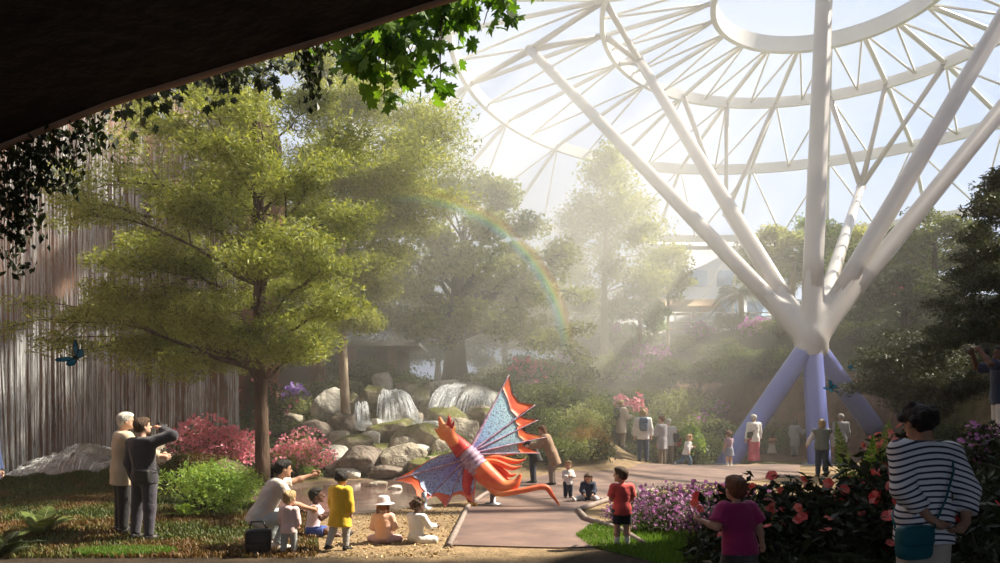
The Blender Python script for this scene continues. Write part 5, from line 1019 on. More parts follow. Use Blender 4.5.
        if hood == 'down': g.ell(neck - fw * S_(.06) - u * S_(.015), (S_(.082), S_(.055), S_(.06)), Rt @ rx(.4), k=S_(.008))
        v, q = g.mesh(h); mb = MB(); mb.add(v, q); mb.build(top.get('name', 'shirt'), top['mat'], root)
    if socks:
        for sd in (-1, 1): g = SDF(); a, k, n, d = legs[sd]; e = n + (k - n) * .45; g.cap(n, e, S_(.027) * ar, S_(.035) * ar, kk, clip=[(e, nrm(k - n))]); v, q = g.mesh(h); mb = MB(); mb.add(v, q); mb.build('sock', socks, root)
    if shoes:
        for sd in (-1, 1):
            g = SDF(); a, k, n, d = legs[sd]; dn = V3(0, 0, -1) if abs(d[2]) < .6 else nrm(np.cross(np.cross(d, V3(0, 0, -1)), d)); so_ = n + dn * S_(.036)
            g.cap(n - d * S_(.022) + dn * S_(.012), n + d * S_(.05) + dn * S_(.016), S_(.03), S_(.028), S_(.02), clip=[(so_, dn)]); g.cap(n + d * S_(.05) + dn * S_(.018), n + d * S_(.115) + dn * S_(.022), S_(.029), S_(.023), S_(.02), clip=[(so_, dn)]); g.cap(n, n - dn * S_(.012), S_(.028), S_(.029), S_(.012))
            v, q = g.mesh(h * .8); mb = MB(); mb.add(v, q); mb.build('shoe', shoes, root)
    # ---- hair
    if style != 'none':
        g = SDF(); H_ = lambda x, y, z: hd + Rh @ V3(x * hh, y * hh, z * hh); nf = Rh @ nrm((0, .86, -.5))
        cl = [(H_(0, .17, .06), nf)]; g.ell(H_(0, -.05, .14), (hh * .43, hh * .5, hh * .435), Rh, k=hh * .06, clip=cl)
        g.ell(H_(0, .12, .36), (hh * .36, hh * .33, hh * .2), Rh, k=hh * .1)
        if style in ('short', 'bun', 'pony', 'pigtails', 'curly'): g.ell(H_(0, -.25, -.12), (hh * .33, hh * .24, hh * .26), Rh, k=hh * .1)
        if style == 'bowl': g.ell(H_(0, -.05, .05), (hh * .46, hh * .5, hh * .42), Rh, k=hh * .06, clip=[(H_(0, .12, -.1), nf), (H_(0, 0, -.2), -Rh[:, 2])])
        if style == 'curly':
            r = np.random.default_rng(4)
            for k in range(46):
                d = r.normal(size=3); d /= np.linalg.norm(d); d[2] = abs(d[2]) * .8 + .05 if d[1] > 0 else d[2]; c = V3(0, -.05, .14) + d * V3(.45, .52, .46)
                if c[1] > .28 and c[2] < .3: continue
                g.ell(H_(*c), np.full(3, hh * .13), k=hh * .04)
        if style in ('bob', 'long'):
            zl = -.5 if style == 'bob' else -1.0
            for sd in (-1, 0, 1): g.cap(H_(sd * .3, -.18 - .12 * (sd == 0), .05), H_(sd * .3, -.26 - .1 * (sd == 0), zl), hh * .2, hh * .15, hh * .12)
        if style == 'bun': g.ell(H_(0, -.5, .35), np.full(3, hh * .2), k=hh * .05)
        if style == 'pony': g.ell(H_(0, -.52, .02), np.full(3, hh * .16), k=hh * .05); g.cap(H_(0, -.6, 0), H_(.05, -.62, -.6), hh * .15, hh * .08, hh * .06)
        if style == 'pigtails':
            for sd in (-1, 1): g.cap(H_(sd * .36, -.2, -.1), H_(sd * .42, -.24, -.75), hh * .13, hh * .07, hh * .05)
        v, q = g.mesh(min(h, hh * .07)); mb = MB(); mb.add(v, q); mb.build('hair', HAIRS[hair], root)
    if hat:
        mb = MB(); pr = np.array([(0, .66), (.2, .655), (.38, .6), (.46, .45), (.49, .2), (.5, .16), (.78, .08), (.8, .06), (.78, .045), (.48, .11)]); a = np.arange(24) / 24 * 2 * PI
        v = np.stack([np.stack([r_ * np.cos(a), r_ * 1.08 * np.sin(a) - .04, np.full(24, z_) + .06], 1) for r_, z_ in pr]).reshape(-1, 3) * hh; mb.add(v @ Rh.T + hd, grid_faces(24, len(pr), True)[:, ::-1]); ho = mb.build('hat', hat, root)
    Rz = rz(-math.radians(heading)); base = np.asarray(loc, float)
    return dict(root=root, W=lambda q: base + Rz @ np.asarray(q, float), R=Rz, hc=hc, neck=neck, hd=hd, hh=hh, u=u, rt=rt, fw=fw, Rt=Rt, Rh=Rh, arms=arms, legs=legs, cc=cc, H=Hm, S=S_)

def rounded(mb, c, size, R, e=.55, m=0, nu=20, nv=14):
    """soft box"""
    th = np.linspace(0, PI, nv); ph = np.arange(nu) / nu * 2 * PI; sg = lambda x: np.sign(x) * np.abs(x) ** e
    v = np.stack([sg(np.sin(th))[:, None] * sg(np.cos(ph)), sg(np.sin(th))[:, None] * sg(np.sin(ph)), sg(np.cos(th))[:, None] + 0 * ph], -1).reshape(-1, 3) * (np.asarray(size) / 2)
    mb.add(v @ np.asarray(R).T + c, grid_faces(nu, nv, True)[:, ::-1], m)
def backpack(pr, label, mt, sc=1.0):
    S_, R = pr['S'], pr['R'] @ pr['Rt']; c = pr['W'](pr['cc'] - pr['fw'] * S_(.125) - pr['u'] * S_(.01)); root = thing('backpack', label, 'backpack', c)
    mb = MB(); rounded(mb, c, V3(.16, .09, .24) * pr['H'] * sc, R); mb.build('bag', mt, root, origin=c)
    mb = MB(); rounded(mb, c + R @ V3(0, -S_(.045), -S_(.045)), V3(.125, .045, .11) * pr['H'] * sc, R); mb.build('pocket', mt, root, origin=c)
    for sd in (-1, 1):
        mb = MB(); pts = [pr['W'](pr['cc'] + pr['rt'] * sd * S_(.055) + pr['fw'] * S_(y) + pr['u'] * S_(z)) for y, z in [(-.088, .09), (-.05, .135), (0, .15), (.055, .125), (.092, .06), (.092, 0), (.06, -.06), (-.03, -.085), (-.085, -.08)]]; tube(mb, pts, S_(.011), 6); mb.build('strap', mt, root, origin=c)
def handbag(label, c, size, R, mt, straps, name='shoulder_bag', r=.008):
    root = thing(name, label, 'bag', c); mb = MB(); rounded(mb, c, size, R, .4); mb.build('bag', mt, root, origin=c)
    mb = MB(); rounded(mb, c + R @ V3(0, -size[1] * .12, size[2] * .2), V3(size[0] * 1.03, size[1] * .96, size[2] * .62), R, .4); mb.build('flap', mt, root, origin=c)
    mb = MB(); tube(mb, straps, r, 6); mb.build('strap', mt, root, origin=c)
def photo_camera(label, c, R, s=1.0):
    root = thing('photo_camera', label, 'camera', c); mb = MB(); box(mb, c, V3(.13, .06, .085) * s, R, bev=.25); box(mb, c + R @ V3(0, 0, .05) * s, V3(.05, .05, .03) * s, R, bev=.2); mb.build('camera_body', BLACK, root, origin=c)
    mb = MB(); tube(mb, [c + R @ V3(0, .03, 0) * s, c + R @ V3(0, .09, 0) * s, c + R @ V3(0, .11, 0) * s], np.array([.034, .034, .038]) * s, 14); mb.build('lens', BLACK, root, origin=c)
# ================================================================== branching column
NODE = P(811, 342, 27.0); PR = [1, 1.05, 1, .94, 1, 1.05, 1, .94, 1, 1.05, 1, .94]
colm = thing('tree_column', 'white steel column on blue legs that branches like a tree up to the dome', 'column', (NODE[0], NODE[1], 0)); O = np.array(colm.location)
PAINT = mat('column_paint', (.50, .465, .44), (.45, .415, .395), rough=.3, scale=.5, spec=.5)
LEGB = mat('leg_blue', (.14, .17, .46), (.12, .14, .40), rough=.3, scale=.5, spec=.5)  # legs coloured blue, node and branches off-white
def swell(a, b, t0, r0, r2, n=12):
    t = np.linspace(t0, 1, n); p = a[None] * (1 - t)[:, None] + b[None] * t[:, None]
    return p, r0 + (r2 - r0) * t
br = [((530, 50), 46, 0.35, .28), ((640, 62), 47.5, .37, .30), ((829, -118), 34, .40, .36), ((1082, -118), 34, .38, .34), ((861, 187), 55, .36, .30), ((1152, -76), 36, .37, .34), ((726, 214), 58, .32, .25)]
feet = [ground(722, 464), V3(11.5, 25.2, 0), ground(876, 424)]
core = SDF()
for k, ((px, py), d, r0, r2) in enumerate(br):
    e = P(px, py, d); u_ = nrm(e - NODE); core.cap(NODE + u_ * .2, NODE + u_ * 3.6, .46, r0 * .88, .22)
for f in feet: u_ = nrm(f - NODE); core.cap(NODE - V3(0, 0, .1), NODE + u_ * .55, .42, .36, .25)
v, q = core.mesh(.075); mb = MB(); mb.add(v, q); mb.build('node', PAINT, colm, origin=O)
for f in feet:
    ln = np.linalg.norm(f - NODE); p, r = swell(NODE, f - V3(0, 0, .3), 0.25 / ln, .37, .40); mb = MB(); tube(mb, p, r, 12, prof=PR); lg = mb.build('leg', LEGB, colm, origin=O)
    if f[0] > 14: continue
    mb = MB(); tube(mb, [f + V3(0, 0, -.2), f + V3(0, 0, .04)], .62, 14); mb.build('base_plate', mat('steel_grey', (.35, .35, .38), (.3, .3, .33), rough=.5), lg, origin=O)
for (px, py), d, r0, r2 in br:
    e = P(px, py, d); ln = np.linalg.norm(e - NODE); p, r = swell(NODE, e, 2.2 / ln, r0, r2, 16); mb = MB(); tube(mb, p, r, 12, prof=PR); bo = mb.build('branch', PAINT, colm, origin=O)
    mb = MB(); ball(mb, e, r2 * 1.25, 12, 8); mb.build('joint', PAINT, bo, origin=O)
    near = sorted([(np.linalg.norm(dome(rg_, (s_ + .5) / NS * 2 * PI) - e), rg_, s_) for rg_ in (1, 2) for s_ in range(NS)])[:3]
    for dist, rg_, s_ in near:
        mb = MB(); q = dome(rg_, (s_ + .5) / NS * 2 * PI); tube(mb, [e, (e + q) / 2, q], [r2 * .8, r2 * .6, .22], 8); mb.build('fork', PAINT, bo, origin=O)

# ================================================================== the visitors
c_ = cloth
NAVY, BLK, JEAN, WHT, GREY = c_('navy', (.02, .028, .06)), c_('black', (.014, .013, .015)), c_('jean', (.10, .17, .26)), c_('white', (.78, .76, .74)), c_('grey', (.26, .26, .28))
SHOE_D, SHOE_W = mat('shoe_dark', (.02, .018, .018), rough=.5), mat('shoe_white', (.72, .7, .68), rough=.5)
LOOSE = dict(len=1.95, loose=.012)
def xy(px, d): x = (px - 500) / F * d; return on(x, d)
# -- the couple by the waterfall
p1 = person('person in beige jacket and black trousers leaning close to the one taking a picture', xy(122, 9.75), 50, 1.66, torso=(2, 2, 0), head=(0, 4, 10), armL=((-.25, .2, -1), (.1, .6, -.9)), armR=((.5, .5, -.7), (.2, .9, -.2)), hair='white', style='short', top=dict(mat=c_('beige', (.52, .42, .29)), hem=.11, loose=.02, name='jacket', collar=True), bottom=dict(mat=BLK, **LOOSE), shoes=SHOE_D)
p2 = person('person in dark grey suit raising a camera beside the beige jacket', xy(144.5, 9.4), 22, 1.63, torso=(-3, -2, 0), head=(-6, 3, 18), armR=((.72, .42, .30), (-.9, .12, .34)), armL=((-.2, 0, -1), (.12, .25, -1)), legL=((-.2, .06, -1), (-.06, -.05, -1)), legR=((.03, 0, -1), (-.02, -.03, -1)), hair='brown', style='short',
            top=dict(mat=c_('charcoal', (.03, .027, .036)), hem=.05, loose=.018, name='jacket', collar=True), bottom=dict(mat=c_('slate', (.05, .044, .062)), **LOOSE), shoes=SHOE_D)
a, e, w_, d = p2['arms'][1]; photo_camera('small black camera held up by the person in the dark grey suit', p2['W'](w_ + d * .07 + V3(-.02, .03, .01)), p2['R'] @ rz(-.3), .9)
S_ = p2['S']; W = p2['W']; bc_ = W(p2['hc'] + V3(.12, -.13, .03))
handbag('black shoulder bag resting on the back of the dark grey suit', bc_, V3(.2, .1, .17), p2['R'] @ rz(.35), BLACK, [bc_ + p2['R'] @ V3(-.1, -.02, .1), W(p2['cc'] + V3(-.02, -.155, 0)), W(p2['neck'] + V3(-.09, -.07, -.04)), W(p2['neck'] + V3(-.1, .05, -.07)), W(p2['cc'] + V3(-.04, .16, -.02)), W(p2['hc'] + V3(.17, .1, .08)), bc_ + p2['R'] @ V3(.12, .04, .1)])
# -- the group on the sand by the pond
person('person with dark tied hair crouching in pale jeans and pointing over the pond', xy(258, 8.75), 52, 1.6, torso=(30, 0, 8), head=(5, 0, 10), armL=((-.1, .9, .05), (.1, 1, .3)), armR=((.2, .55, -.9), (0, .9, -.3)), legR=((.16, .9, .02), (.02, -.5, -1)), legL=((-.16, .9, .06), (-.02, -.55, -1)), skin='tan', hair='black', style='pony', top=dict(mat=c_('stone', (.58, .52, .47)), hem=.06, sleeve=.8, loose=.016), bottom=dict(mat=c_('pale_jean', (.42, .48, .5)), **LOOSE), shoes=SHOE_W)
bg_ = on(-2.92, 8.45) + V3(0, 0, .16); handbag('slouchy black bag set down against the crouching person in pale jeans', bg_, V3(.3, .18, .3), rz(.4), BLACK, [bg_ + V3(-.11, 0, .13), bg_ + V3(-.08, 0, .23), bg_ + V3(.06, 0, .24), bg_ + V3(.11, 0, .13)], name='tote_bag', r=.012)
person('toddler in pink hooded top and grey leggings standing next to the crouching person', xy(289, 8.45), 12, .77, 'toddler', head=(0, 0, 8), armL=((-.25, .15, -1), (-.05, .3, -1)), legL=((-.08, -.05, -1), (-.03, -.2, -1)), legR=((.1, .12, -1), (.05, -.1, -1)), hair='blond', style='bun', top=dict(mat=c_('pale_pink', (.76, .58, .57)), hem=.07, loose=.022), bottom=dict(mat=c_('dove', (.40, .42, .42)), loose=.01, len=1.95), shoes=mat('shoe_magenta', (.45, .06, .2), rough=.5), hood='down', h=.011)
sitL = ((-.62, .72, -.12), (.85, .25, -.12), (.3, .9, .1)); sitR = ((.62, .72, -.12), (-.85, .25, -.12), (-.3, .9, .1))
def seat(Hm): return Hm * .075
person('child in white and pink shirt and blue shorts sitting sideways with clasped hands', xy(312, 9.75), 82, 1.12, 'child', torso=(8, 0, 0), head=(-5, 0, 0), armL=((-.1, .55, -.75), (.25, .9, .55)), armR=((.1, .55, -.75), (-.25, .9, .55)), legL=((-.35, .9, -.05), (.2, .8, -.3), (0, .8, .5)), legR=((.35, .9, .05), (-.2, .85, -.35), (0, .8, .5)), skin='dark', hair='black', style='short', top=dict(mat=c_('blush_white', (.75, .6, .66)), hem=.0, sleeve=.7, loose=.014), bottom=dict(mat=c_('royal', (.05, .09, .32)), len=.85, loose=.016, name='shorts'), shoes=SHOE_D, drop=seat(1.12), h=.012)
person('child in yellow raincoat walking away toward the pond', xy(340, 8.7), 22, 1.01, 'child', torso=(2, 0, 0), head=(2, 0, -5), armL=((-.2, .1, -1), (-.02, .3, -1)), armR=((.2, -.02, -1), (.05, .15, -1)), legL=((-.05, -.3, -1), (-.02, -.55, -.9)), legR=((.05, .22, -1), (.02, -.08, -1)), skin='tan', hair='black', style='bowl', top=dict(mat=c_('yellow_oilskin', (.72, .47, .03), (.62, .38, .02)), hem=.16, loose=.03, flare=.012, name='raincoat'), bottom=dict(mat=c_('ash', (.36, .35, .34)), len=1.93, loose=.008), shoes=SHOE_D, hood='down', h=.011)
person('child in white sun hat and peach top sitting with back turned', xy(383, 9.2), 0, .98, 'child', torso=(4, 0, 0), armL=((-.3, .2, -1), (.3, .8, -.35)), armR=((.3, .2, -1), (-.3, .8, -.35)), legL=sitL, legR=sitR, hair='auburn', style='pigtails', top=dict(mat=c_('peach', (.78, .42, .26), (.74, .5, .42)), hem=.02, loose=.02), bottom=dict(mat=c_('pinkish', (.6, .38, .38)), loose=.014, len=1.93), shoes=SHOE_W, hat=c_('hat_white', (.82, .68, .70)), drop=seat(.98), h=.011)
person('child with dark curly hair in white clothes sitting nearest the dragon', xy(416, 9.2), 28, .98, 'child', torso=(4, 0, 0), head=(0, 0, 22), armL=((-.2, .4, -1), (.2, .8, -.3)), armR=((.35, .45, -.8), (.2, .9, -.1)), legL=sitL, legR=sitR, skin='dark', hair='brown', style='curly', top=dict(mat=WHT, hem=.02, loose=.016), bottom=dict(mat=c_('off_white', (.66, .63, .6)), loose=.014, len=1.93), shoes=SHOE_W, drop=seat(.98), h=.011)
# -- nearer children and the adult in stripes
person('child in coral red shirt and dark shorts standing alone on the lawn', xy(622, 8.93), -6, 1.03, 'child', head=(0, 0, -48), armL=((-.25, .1, -1), (.35, .85, -.2)), armR=((.25, .1, -1), (-.35, .85, -.2)), hair='brown', style='short', top=dict(mat=c_('coral', (.78, .11, .10), (.68, .08, .08)), hem=.06, sleeve=.85, loose=.02), bottom=dict(mat=c_('dark_shorts', (.03, .03, .045)), len=.8, loose=.018, name='shorts'), socks=WHT, shoes=SHOE_D, h=.011)
person('child in magenta shirt running past the flower bed', xy(740, 6.15), -18, 1.17, 'child', torso=(10, 0, 8), head=(-5, 0, 4), armL=((-.5, -.1, -.8), (-.45, .85, .28)), armR=((.45, -.25, -.9), (.3, .1, -1)), legL=((-.05, .45, -1), (0, -.35, -1)), legR=((.05, -.15, -1), (0, -.75, -.8)), hair='auburn', style='short', top=dict(mat=c_('magenta', (.36, .02, .13), (.3, .015, .11)), hem=.06, sleeve=.8, loose=.034), bottom=dict(mat=c_('patterned', (.16, .13, .12), (.05, .045, .05)), len=.85, loose=.02, name='shorts'), shoes=SHOE_D, h=.01)
m, nt, N, L = nodes_of('striped_jersey'); out = N('ShaderNodeOutputMaterial'); b = N('ShaderNodeBsdfPrincipled'); L(b.outputs[0], out.inputs[0]); b.inputs['Roughness'].default_value = .9
tc = N('ShaderNodeTexCoord'); sx = N('ShaderNodeSeparateXYZ'); L(tc.outputs['Object'], sx.inputs[0]); nz = N('ShaderNodeTexNoise'); nz.inputs['Scale'].default_value = 3; L(tc.outputs['Object'], nz.inputs[0])
# the knit bands sag over the back: height plus a bow across the body
x2 = N('ShaderNodeMath'); x2.operation = 'MULTIPLY'; L(sx.outputs[0], x2.inputs[0]); L(sx.outputs[0], x2.inputs[1]); x3 = N('ShaderNodeMath'); x3.operation = 'MULTIPLY_ADD'; L(x2.outputs[0], x3.inputs[0]); x3.inputs[1].default_value = .9; L(sx.outputs[2], x3.inputs[2])
x4 = N('ShaderNodeMath'); x4.operation = 'MULTIPLY_ADD'; L(nz.outputs[0], x4.inputs[0]); x4.inputs[1].default_value = .03; L(x3.outputs[0], x4.inputs[2]); x5 = N('ShaderNodeMath'); x5.operation = 'MULTIPLY'; L(x4.outputs[0], x5.inputs[0]); x5.inputs[1].default_value = 1 / .044; x6 = N('ShaderNodeMath'); x6.operation = 'FRACT'; L(x5.outputs[0], x6.inputs[0]); x7 = N('ShaderNodeMath'); x7.operation = 'GREATER_THAN'; L(x6.outputs[0], x7.inputs[0]); x7.inputs[1].default_value = .66
mx = N('ShaderNodeMix'); mx.data_type = 'RGBA'; L(x7.outputs[0], mx.inputs[0]); mx.inputs[6].default_value = (.78, .80, .84, 1); mx.inputs[7].default_value = (.02, .028, .07, 1); L(mx.outputs[2], b.inputs['Base Color'])
STRIPE = m
p = person('adult in navy striped shirt standing with hands clasped behind the back', xy(924, 5.1), -8, 1.72, torso=(2, 3, 0), head=(16, -4, -8), armL=((-.2, -.3, -1), (.62, -.42, -.9), (.8, -.3, -.6)), armR=((.28, -.34, -1), (-.42, -.42, -1), (-.8, -.25, -.5)), skin='tan', hair='black', style='curly', top=dict(mat=STRIPE, hem=.09, sleeve=1.72, loose=.022, name='shirt'), bottom=dict(mat=c_('ecru', (.6, .54, .46)), **LOOSE), shoes=SHOE_D, h=.0105, fist=.8)
W, S_ = p['W'], p['S']; tb = W(p['hc'] + V3(-.2, -.15, -.13)); TEAL = mat('teal_leather', (.01, .13, .16), (.008, .10, .13), rough=.5, scale=8)
handbag('teal crossbody bag hanging at the hip of the striped shirt', tb, V3(.28, .1, .24), p['R'] @ rz(.15), TEAL, [tb + V3(.12, -.02, .1), W(p['hc'] + V3(.03, -.17, .17)), W(p['cc'] + V3(.09, -.165, 0)), W(p['neck'] + V3(.135, -.09, -.075)), W(p['neck'] + V3(.15, 0, -.05)), W(p['neck'] + V3(.13, .09, -.09)), W(p['cc'] + V3(.03, .16, -.03)), W(p['hc'] + V3(-.12, .16, .05)), W(p['hc'] + V3(-.235, .03, .04)), tb + V3(-.12, .02, .1)], r=.0075)
p = person('person in navy shirt on the right bank raising both hands to a camera', xy(1001, 11.5), -72, 1.72, head=(-10, 0, 0), armL=((-.45, .8, .15), (.45, .35, .8)), armR=((.45, .8, .1), (-.45, .35, .8)), skin='dark', hair='black', style='short', top=dict(mat=NAVY, hem=.06, sleeve=.85, loose=.018), bottom=dict(mat=c_('cream_trouser', (.6, .57, .52)), **LOOSE), shoes=SHOE_D)
photo_camera('black camera held to the face by the person in the navy shirt', p['W'](p['hd'] + V3(0, .2, .02)), p['R'])
# -- small children on the path
person('blond toddler in white shirt and navy trousers standing with folded arms', xy(568, 14.5), 160, .78, 'toddler', head=(0, 0, 20), armL=((-.25, .3, -.9), (.9, .5, .15)), armR=((.25, .3, -.9), (-.9, .5, .1)), hair='blond', style='short', top=dict(mat=WHT, hem=.04, loose=.02), bottom=dict(mat=NAVY, loose=.02, len=1.93), shoes=SHOE_D, h=.012)
person('child in navy jacket and white leggings sitting on the path', xy(588, 14.1), 185, .98, 'child', torso=(18, 0, 0), head=(22, 0, 0), armL=((-.2, .6, -.8), (.3, .8, -.5)), armR=((.2, .6, -.8), (-.3, .8, -.5)), legL=((-.5, .8, .0), (-.2, .9, -.12), (-.3, .6, .6)), legR=((.7, .6, .0), (.3, .9, -.1), (.3, .6, .6)), hair='brown', style='bob', top=dict(mat=NAVY, hem=.04, loose=.026, name='jacket'), bottom=dict(mat=WHT, loose=.008, len=1.93), shoes=SHOE_W, drop=seat(.98), h=.013)
# -- pair bending over the dragon's far wing
person('person in brown coat bending toward the dragon wing', xy(552, 17.4), -75, 1.52, torso=(22, 0, 0), head=(18, 0, -10), armL=((-.2, .6, -.8), (.1, .9, -.1)), armR=((.2, .5, -.8), (0, .9, .1)), hair='auburn', style='bob', top=dict(mat=c_('brown_coat', (.30, .19, .12)), hem=.2, loose=.024, name='coat'), bottom=dict(mat=c_('taupe', (.22, .17, .14)), **LOOSE), shoes=SHOE_D, h=.018)
person('person in black coat stooping behind the dragon wing', xy(533, 17.9), -80, 1.55, torso=(26, 0, 0), head=(15, 0, 0), armL=((-.2, .5, -.8), (.1, .8, -.4)), armR=((.2, .6, -.7), (0, .9, 0)), hair='black', style='short', top=dict(mat=BLK, hem=.18, loose=.026, name='coat'), bottom=dict(mat=NAVY, **LOOSE), shoes=SHOE_D, h=.018)
# -- walkers further along the path
p = person('blond person in cream coat with a navy backpack facing right on the path', xy(621, 25.6), 62, 1.74, hair='blond', style='bob', top=dict(mat=c_('cream_coat', (.72, .6, .5)), hem=.2, loose=.024, name='coat'), bottom=dict(mat=c_('brown_trouser', (.2, .14, .1)), **LOOSE), shoes=SHOE_D, h=.02, armR=((.2, .3, -1), (-.2, .8, .1)))
backpack(p, 'navy backpack worn over the cream coat', NAVY)
p = person('blond person in white shirt with a slate blue backpack seen from behind', xy(643, 23.2), 5, 1.74, hair='blond', style='long', top=dict(mat=WHT, hem=.08, loose=.022, name='shirt'), bottom=dict(mat=c_('dark_denim', (.035, .055, .11)), **LOOSE), shoes=SHOE_D, h=.02)
backpack(p, 'slate blue backpack worn over the white shirt', c_('slate_blue', (.12, .17, .25)), 1.1)
p = person('person with auburn hair in long grey jacket chatting on the path', xy(662, 24.0), -48, 1.72, head=(0, 0, -10), hair='auburn', style='short', top=dict(mat=c_('grey_jacket', (.33, .31, .35)), hem=.17, loose=.024, name='jacket'), bottom=dict(mat=c_('brown_trouser', (.2, .14, .1)), **LOOSE), shoes=SHOE_D, h=.02, armL=((-.2, .4, -.9), (.3, .7, .5)))
p = person('pale haired person half hidden behind the long grey jacket', xy(668.5, 24.7), 10, 1.66, hair='white', style='short', top=dict(mat=c_('light_grey', (.6, .6, .62)), hem=.08, loose=.022), bottom=dict(mat=c_('taupe', (.22, .17, .14)), **LOOSE), shoes=SHOE_D, h=.02)
bg_ = p['W'](p['cc'] + V3(.27, -.06, -.22)); handbag('black bag hanging from the shoulder of the half hidden person', bg_, V3(.22, .12, .34), p['R'], BLACK, [bg_ + V3(-.08, 0, .15), p['W'](p['arms'][1][0] + V3(-.01, 0, .09)), bg_ + V3(.08, 0, .15)], r=.012)
person('child in white shirt and blue jeans running along the path', xy(686, 23.0), 80, 1.2, 'child', torso=(14, 0, 0), armL=((-.35, .5, -.8), (.1, .9, .1)), armR=((.4, -.6, -.7), (.3, .1, -1)), legL=((-.05, -.42, -1), (0, -.95, -.3), (0, -.4, -.9)), legR=((.05, .55, -1), (0, -.12, -1)), hair='blond', style='short', top=dict(mat=WHT, hem=.05, loose=.018), bottom=dict(mat=JEAN, loose=.012, len=1.95), shoes=SHOE_W, h=.018)
person('child in mauve top and short grey skirt standing before the steel leg', xy(729, 24.3), -25, 1.25, 'child', armR=((.4, .5, -.6), (-.3, .6, .8)), hair='auburn', style='pony', top=dict(mat=c_('mauve', (.4, .26, .34)), hem=.04, sleeve=.7, loose=.016), bottom=dict(mat=c_('grey_skirt', (.24, .25, .33)), skirt=True, len=.75, loose=.012, flare=.02, name='skirt'), socks=WHT, shoes=SHOE_W, h=.018)
p = person('person in white top and wide red trousers beside the steel leg', xy(754, 25.4), -15, 1.75, hair='white', style='short', top=dict(mat=WHT, hem=.07, loose=.02), bottom=dict(mat=c_('rose_trouser', (.55, .07, .14)), loose=.02, flare=.03, len=1.95), shoes=SHOE_D, h=.02)
bg_ = p['W'](p['hc'] + V3(-.2, -.05, .12)); handbag('black bag slung across the white top of the one in red trousers', bg_, V3(.22, .12, .24), p['R'], BLACK, [bg_ + V3(.06, -.05, .1), p['W'](p['cc'] + V3(.05, -.15, 0)), p['W'](p['neck'] + V3(.13, -.05, -.05)), p['W'](p['neck'] + V3(.13, .06, -.06)), p['W'](p['cc'] + V3(0, .15, 0)), bg_ + V3(-.02, .06, .1)], r=.012)
person('small child in orange top and pale skirt in the shade under the column', xy(772, 30.2), 170, 1.05, 'child', torso=(10, 0, 0), armL=((-.3, .5, -.6), (.6, .6, .2)), armR=((.3, .5, -.6), (-.6, .6, .2)), skin='dark', hair='black', style='short', top=dict(mat=c_('orange', (.6, .28, .12)), hem=.03, sleeve=.7, loose=.02), bottom=dict(mat=c_('pale_skirt', (.6, .5, .4)), skirt=True, len=1.3, loose=.02, flare=.05, name='skirt'), shoes=SHOE_D, h=.02)
person('person in long pale grey tunic under the column', xy(795, 31.0), 60, 1.62, skin='dark', hair='black', style='short', top=dict(mat=c_('pale_tunic', (.42, .41, .43)), hem=.22, loose=.03, name='tunic'), bottom=dict(mat=c_('ash', (.36, .35, .34)), **LOOSE), shoes=SHOE_D, h=.022, armR=((.4, .4, -.7), (.1, .8, .3)))
person('blond person in grey vest over white sleeves behind the ferns', xy(822, 20.0), 15, 1.62, armL=((-.5, .2, -.9), (-.2, .6, -.6)), armR=((.5, .1, -.9), (.1, .4, -.8)), hair='blond', style='bob', vest=dict(mat=c_('vest_grey', (.16, .18, .15)), hem=.04, sleeve=0, loose=.03, name='vest'), top=dict(mat=WHT, hem=.03, loose=.014), bottom=dict(mat=NAVY, **LOOSE), shoes=SHOE_D, h=.018)

person('tall dim person in grey standing behind the one in the grey vest', xy(841, 25.0), 0, 1.78, skin='tan', hair='grey', style='short', top=dict(mat=GREY, hem=.08, loose=.02), bottom=dict(mat=BLK, **LOOSE), shoes=SHOE_D, h=.02)
person('person in dark blue jacket cut off by the picture edge near the waterfall', xy(-11, 10.8), 75, 1.45, hair='black', style='short', top=dict(mat=c_('ink_blue', (.03, .05, .14)), hem=.12, loose=.024, name='jacket', collar=True), bottom=dict(mat=BLK, **LOOSE), shoes=SHOE_D)
person('far person in grey top and navy trousers at the terrace railing', V3(xat(720, 46.2), 46.2, 7.5), 175, 1.74, hair='grey', style='short', top=dict(mat=c_('grey_jacket', (.33, .31, .35)), hem=.08, loose=.022), bottom=dict(mat=NAVY, **LOOSE), shoes=SHOE_D, h=.03)
# ================================================================== dragon sculpture
DD = 13.4
RED = mat('dragon_orange', None, cols=[(.62, .06, .03), (.80, .17, .06), (.85, .36, .12)], pos=[.3, .52, .75], rough=.45, scale=2.6, coat=.2)
RED2 = mat('dragon_red', None, cols=[(.45, .02, .03), (.65, .06, .05)], pos=[.35, .65], rough=.45, scale=5, coat=.2)
GOLD = mat('dragon_yellow', (.8, .5, .08), (.75, .35, .06), rough=.45, scale=5)
RIBM = mat('dragon_lilac', None, cols=[(.28, .16, .26), (.5, .36, .46)], pos=[.4, .6], rough=.5, scale=9)
m, nt, N, L = nodes_of('wing_membrane'); out = N('ShaderNodeOutputMaterial'); b = N('ShaderNodeBsdfPrincipled'); b.inputs['Roughness'].default_value = .5
at_ = N('ShaderNodeAttribute'); at_.attribute_name = 'tint'; tc = N('ShaderNodeTexCoord'); vo = N('ShaderNodeTexVoronoi'); vo.inputs['Scale'].default_value = 17; L(tc.outputs['Object'], vo.inputs['Vector']); vr = ramp(nt, [(.35, .05, .16), (1, 1, 1)], [.18, .30]); L(vo.outputs['Distance'], vr.inputs[0])
nz = N('ShaderNodeTexNoise'); nz.inputs['Scale'].default_value = 34; nz.inputs['Detail'].default_value = 4; L(tc.outputs['Object'], nz.inputs[0]); nr = ramp(nt, [(.5, .42, .6), (1.1, 1.1, 1.1)], [.4, .55]); L(nz.outputs[0], nr.inputs[0])
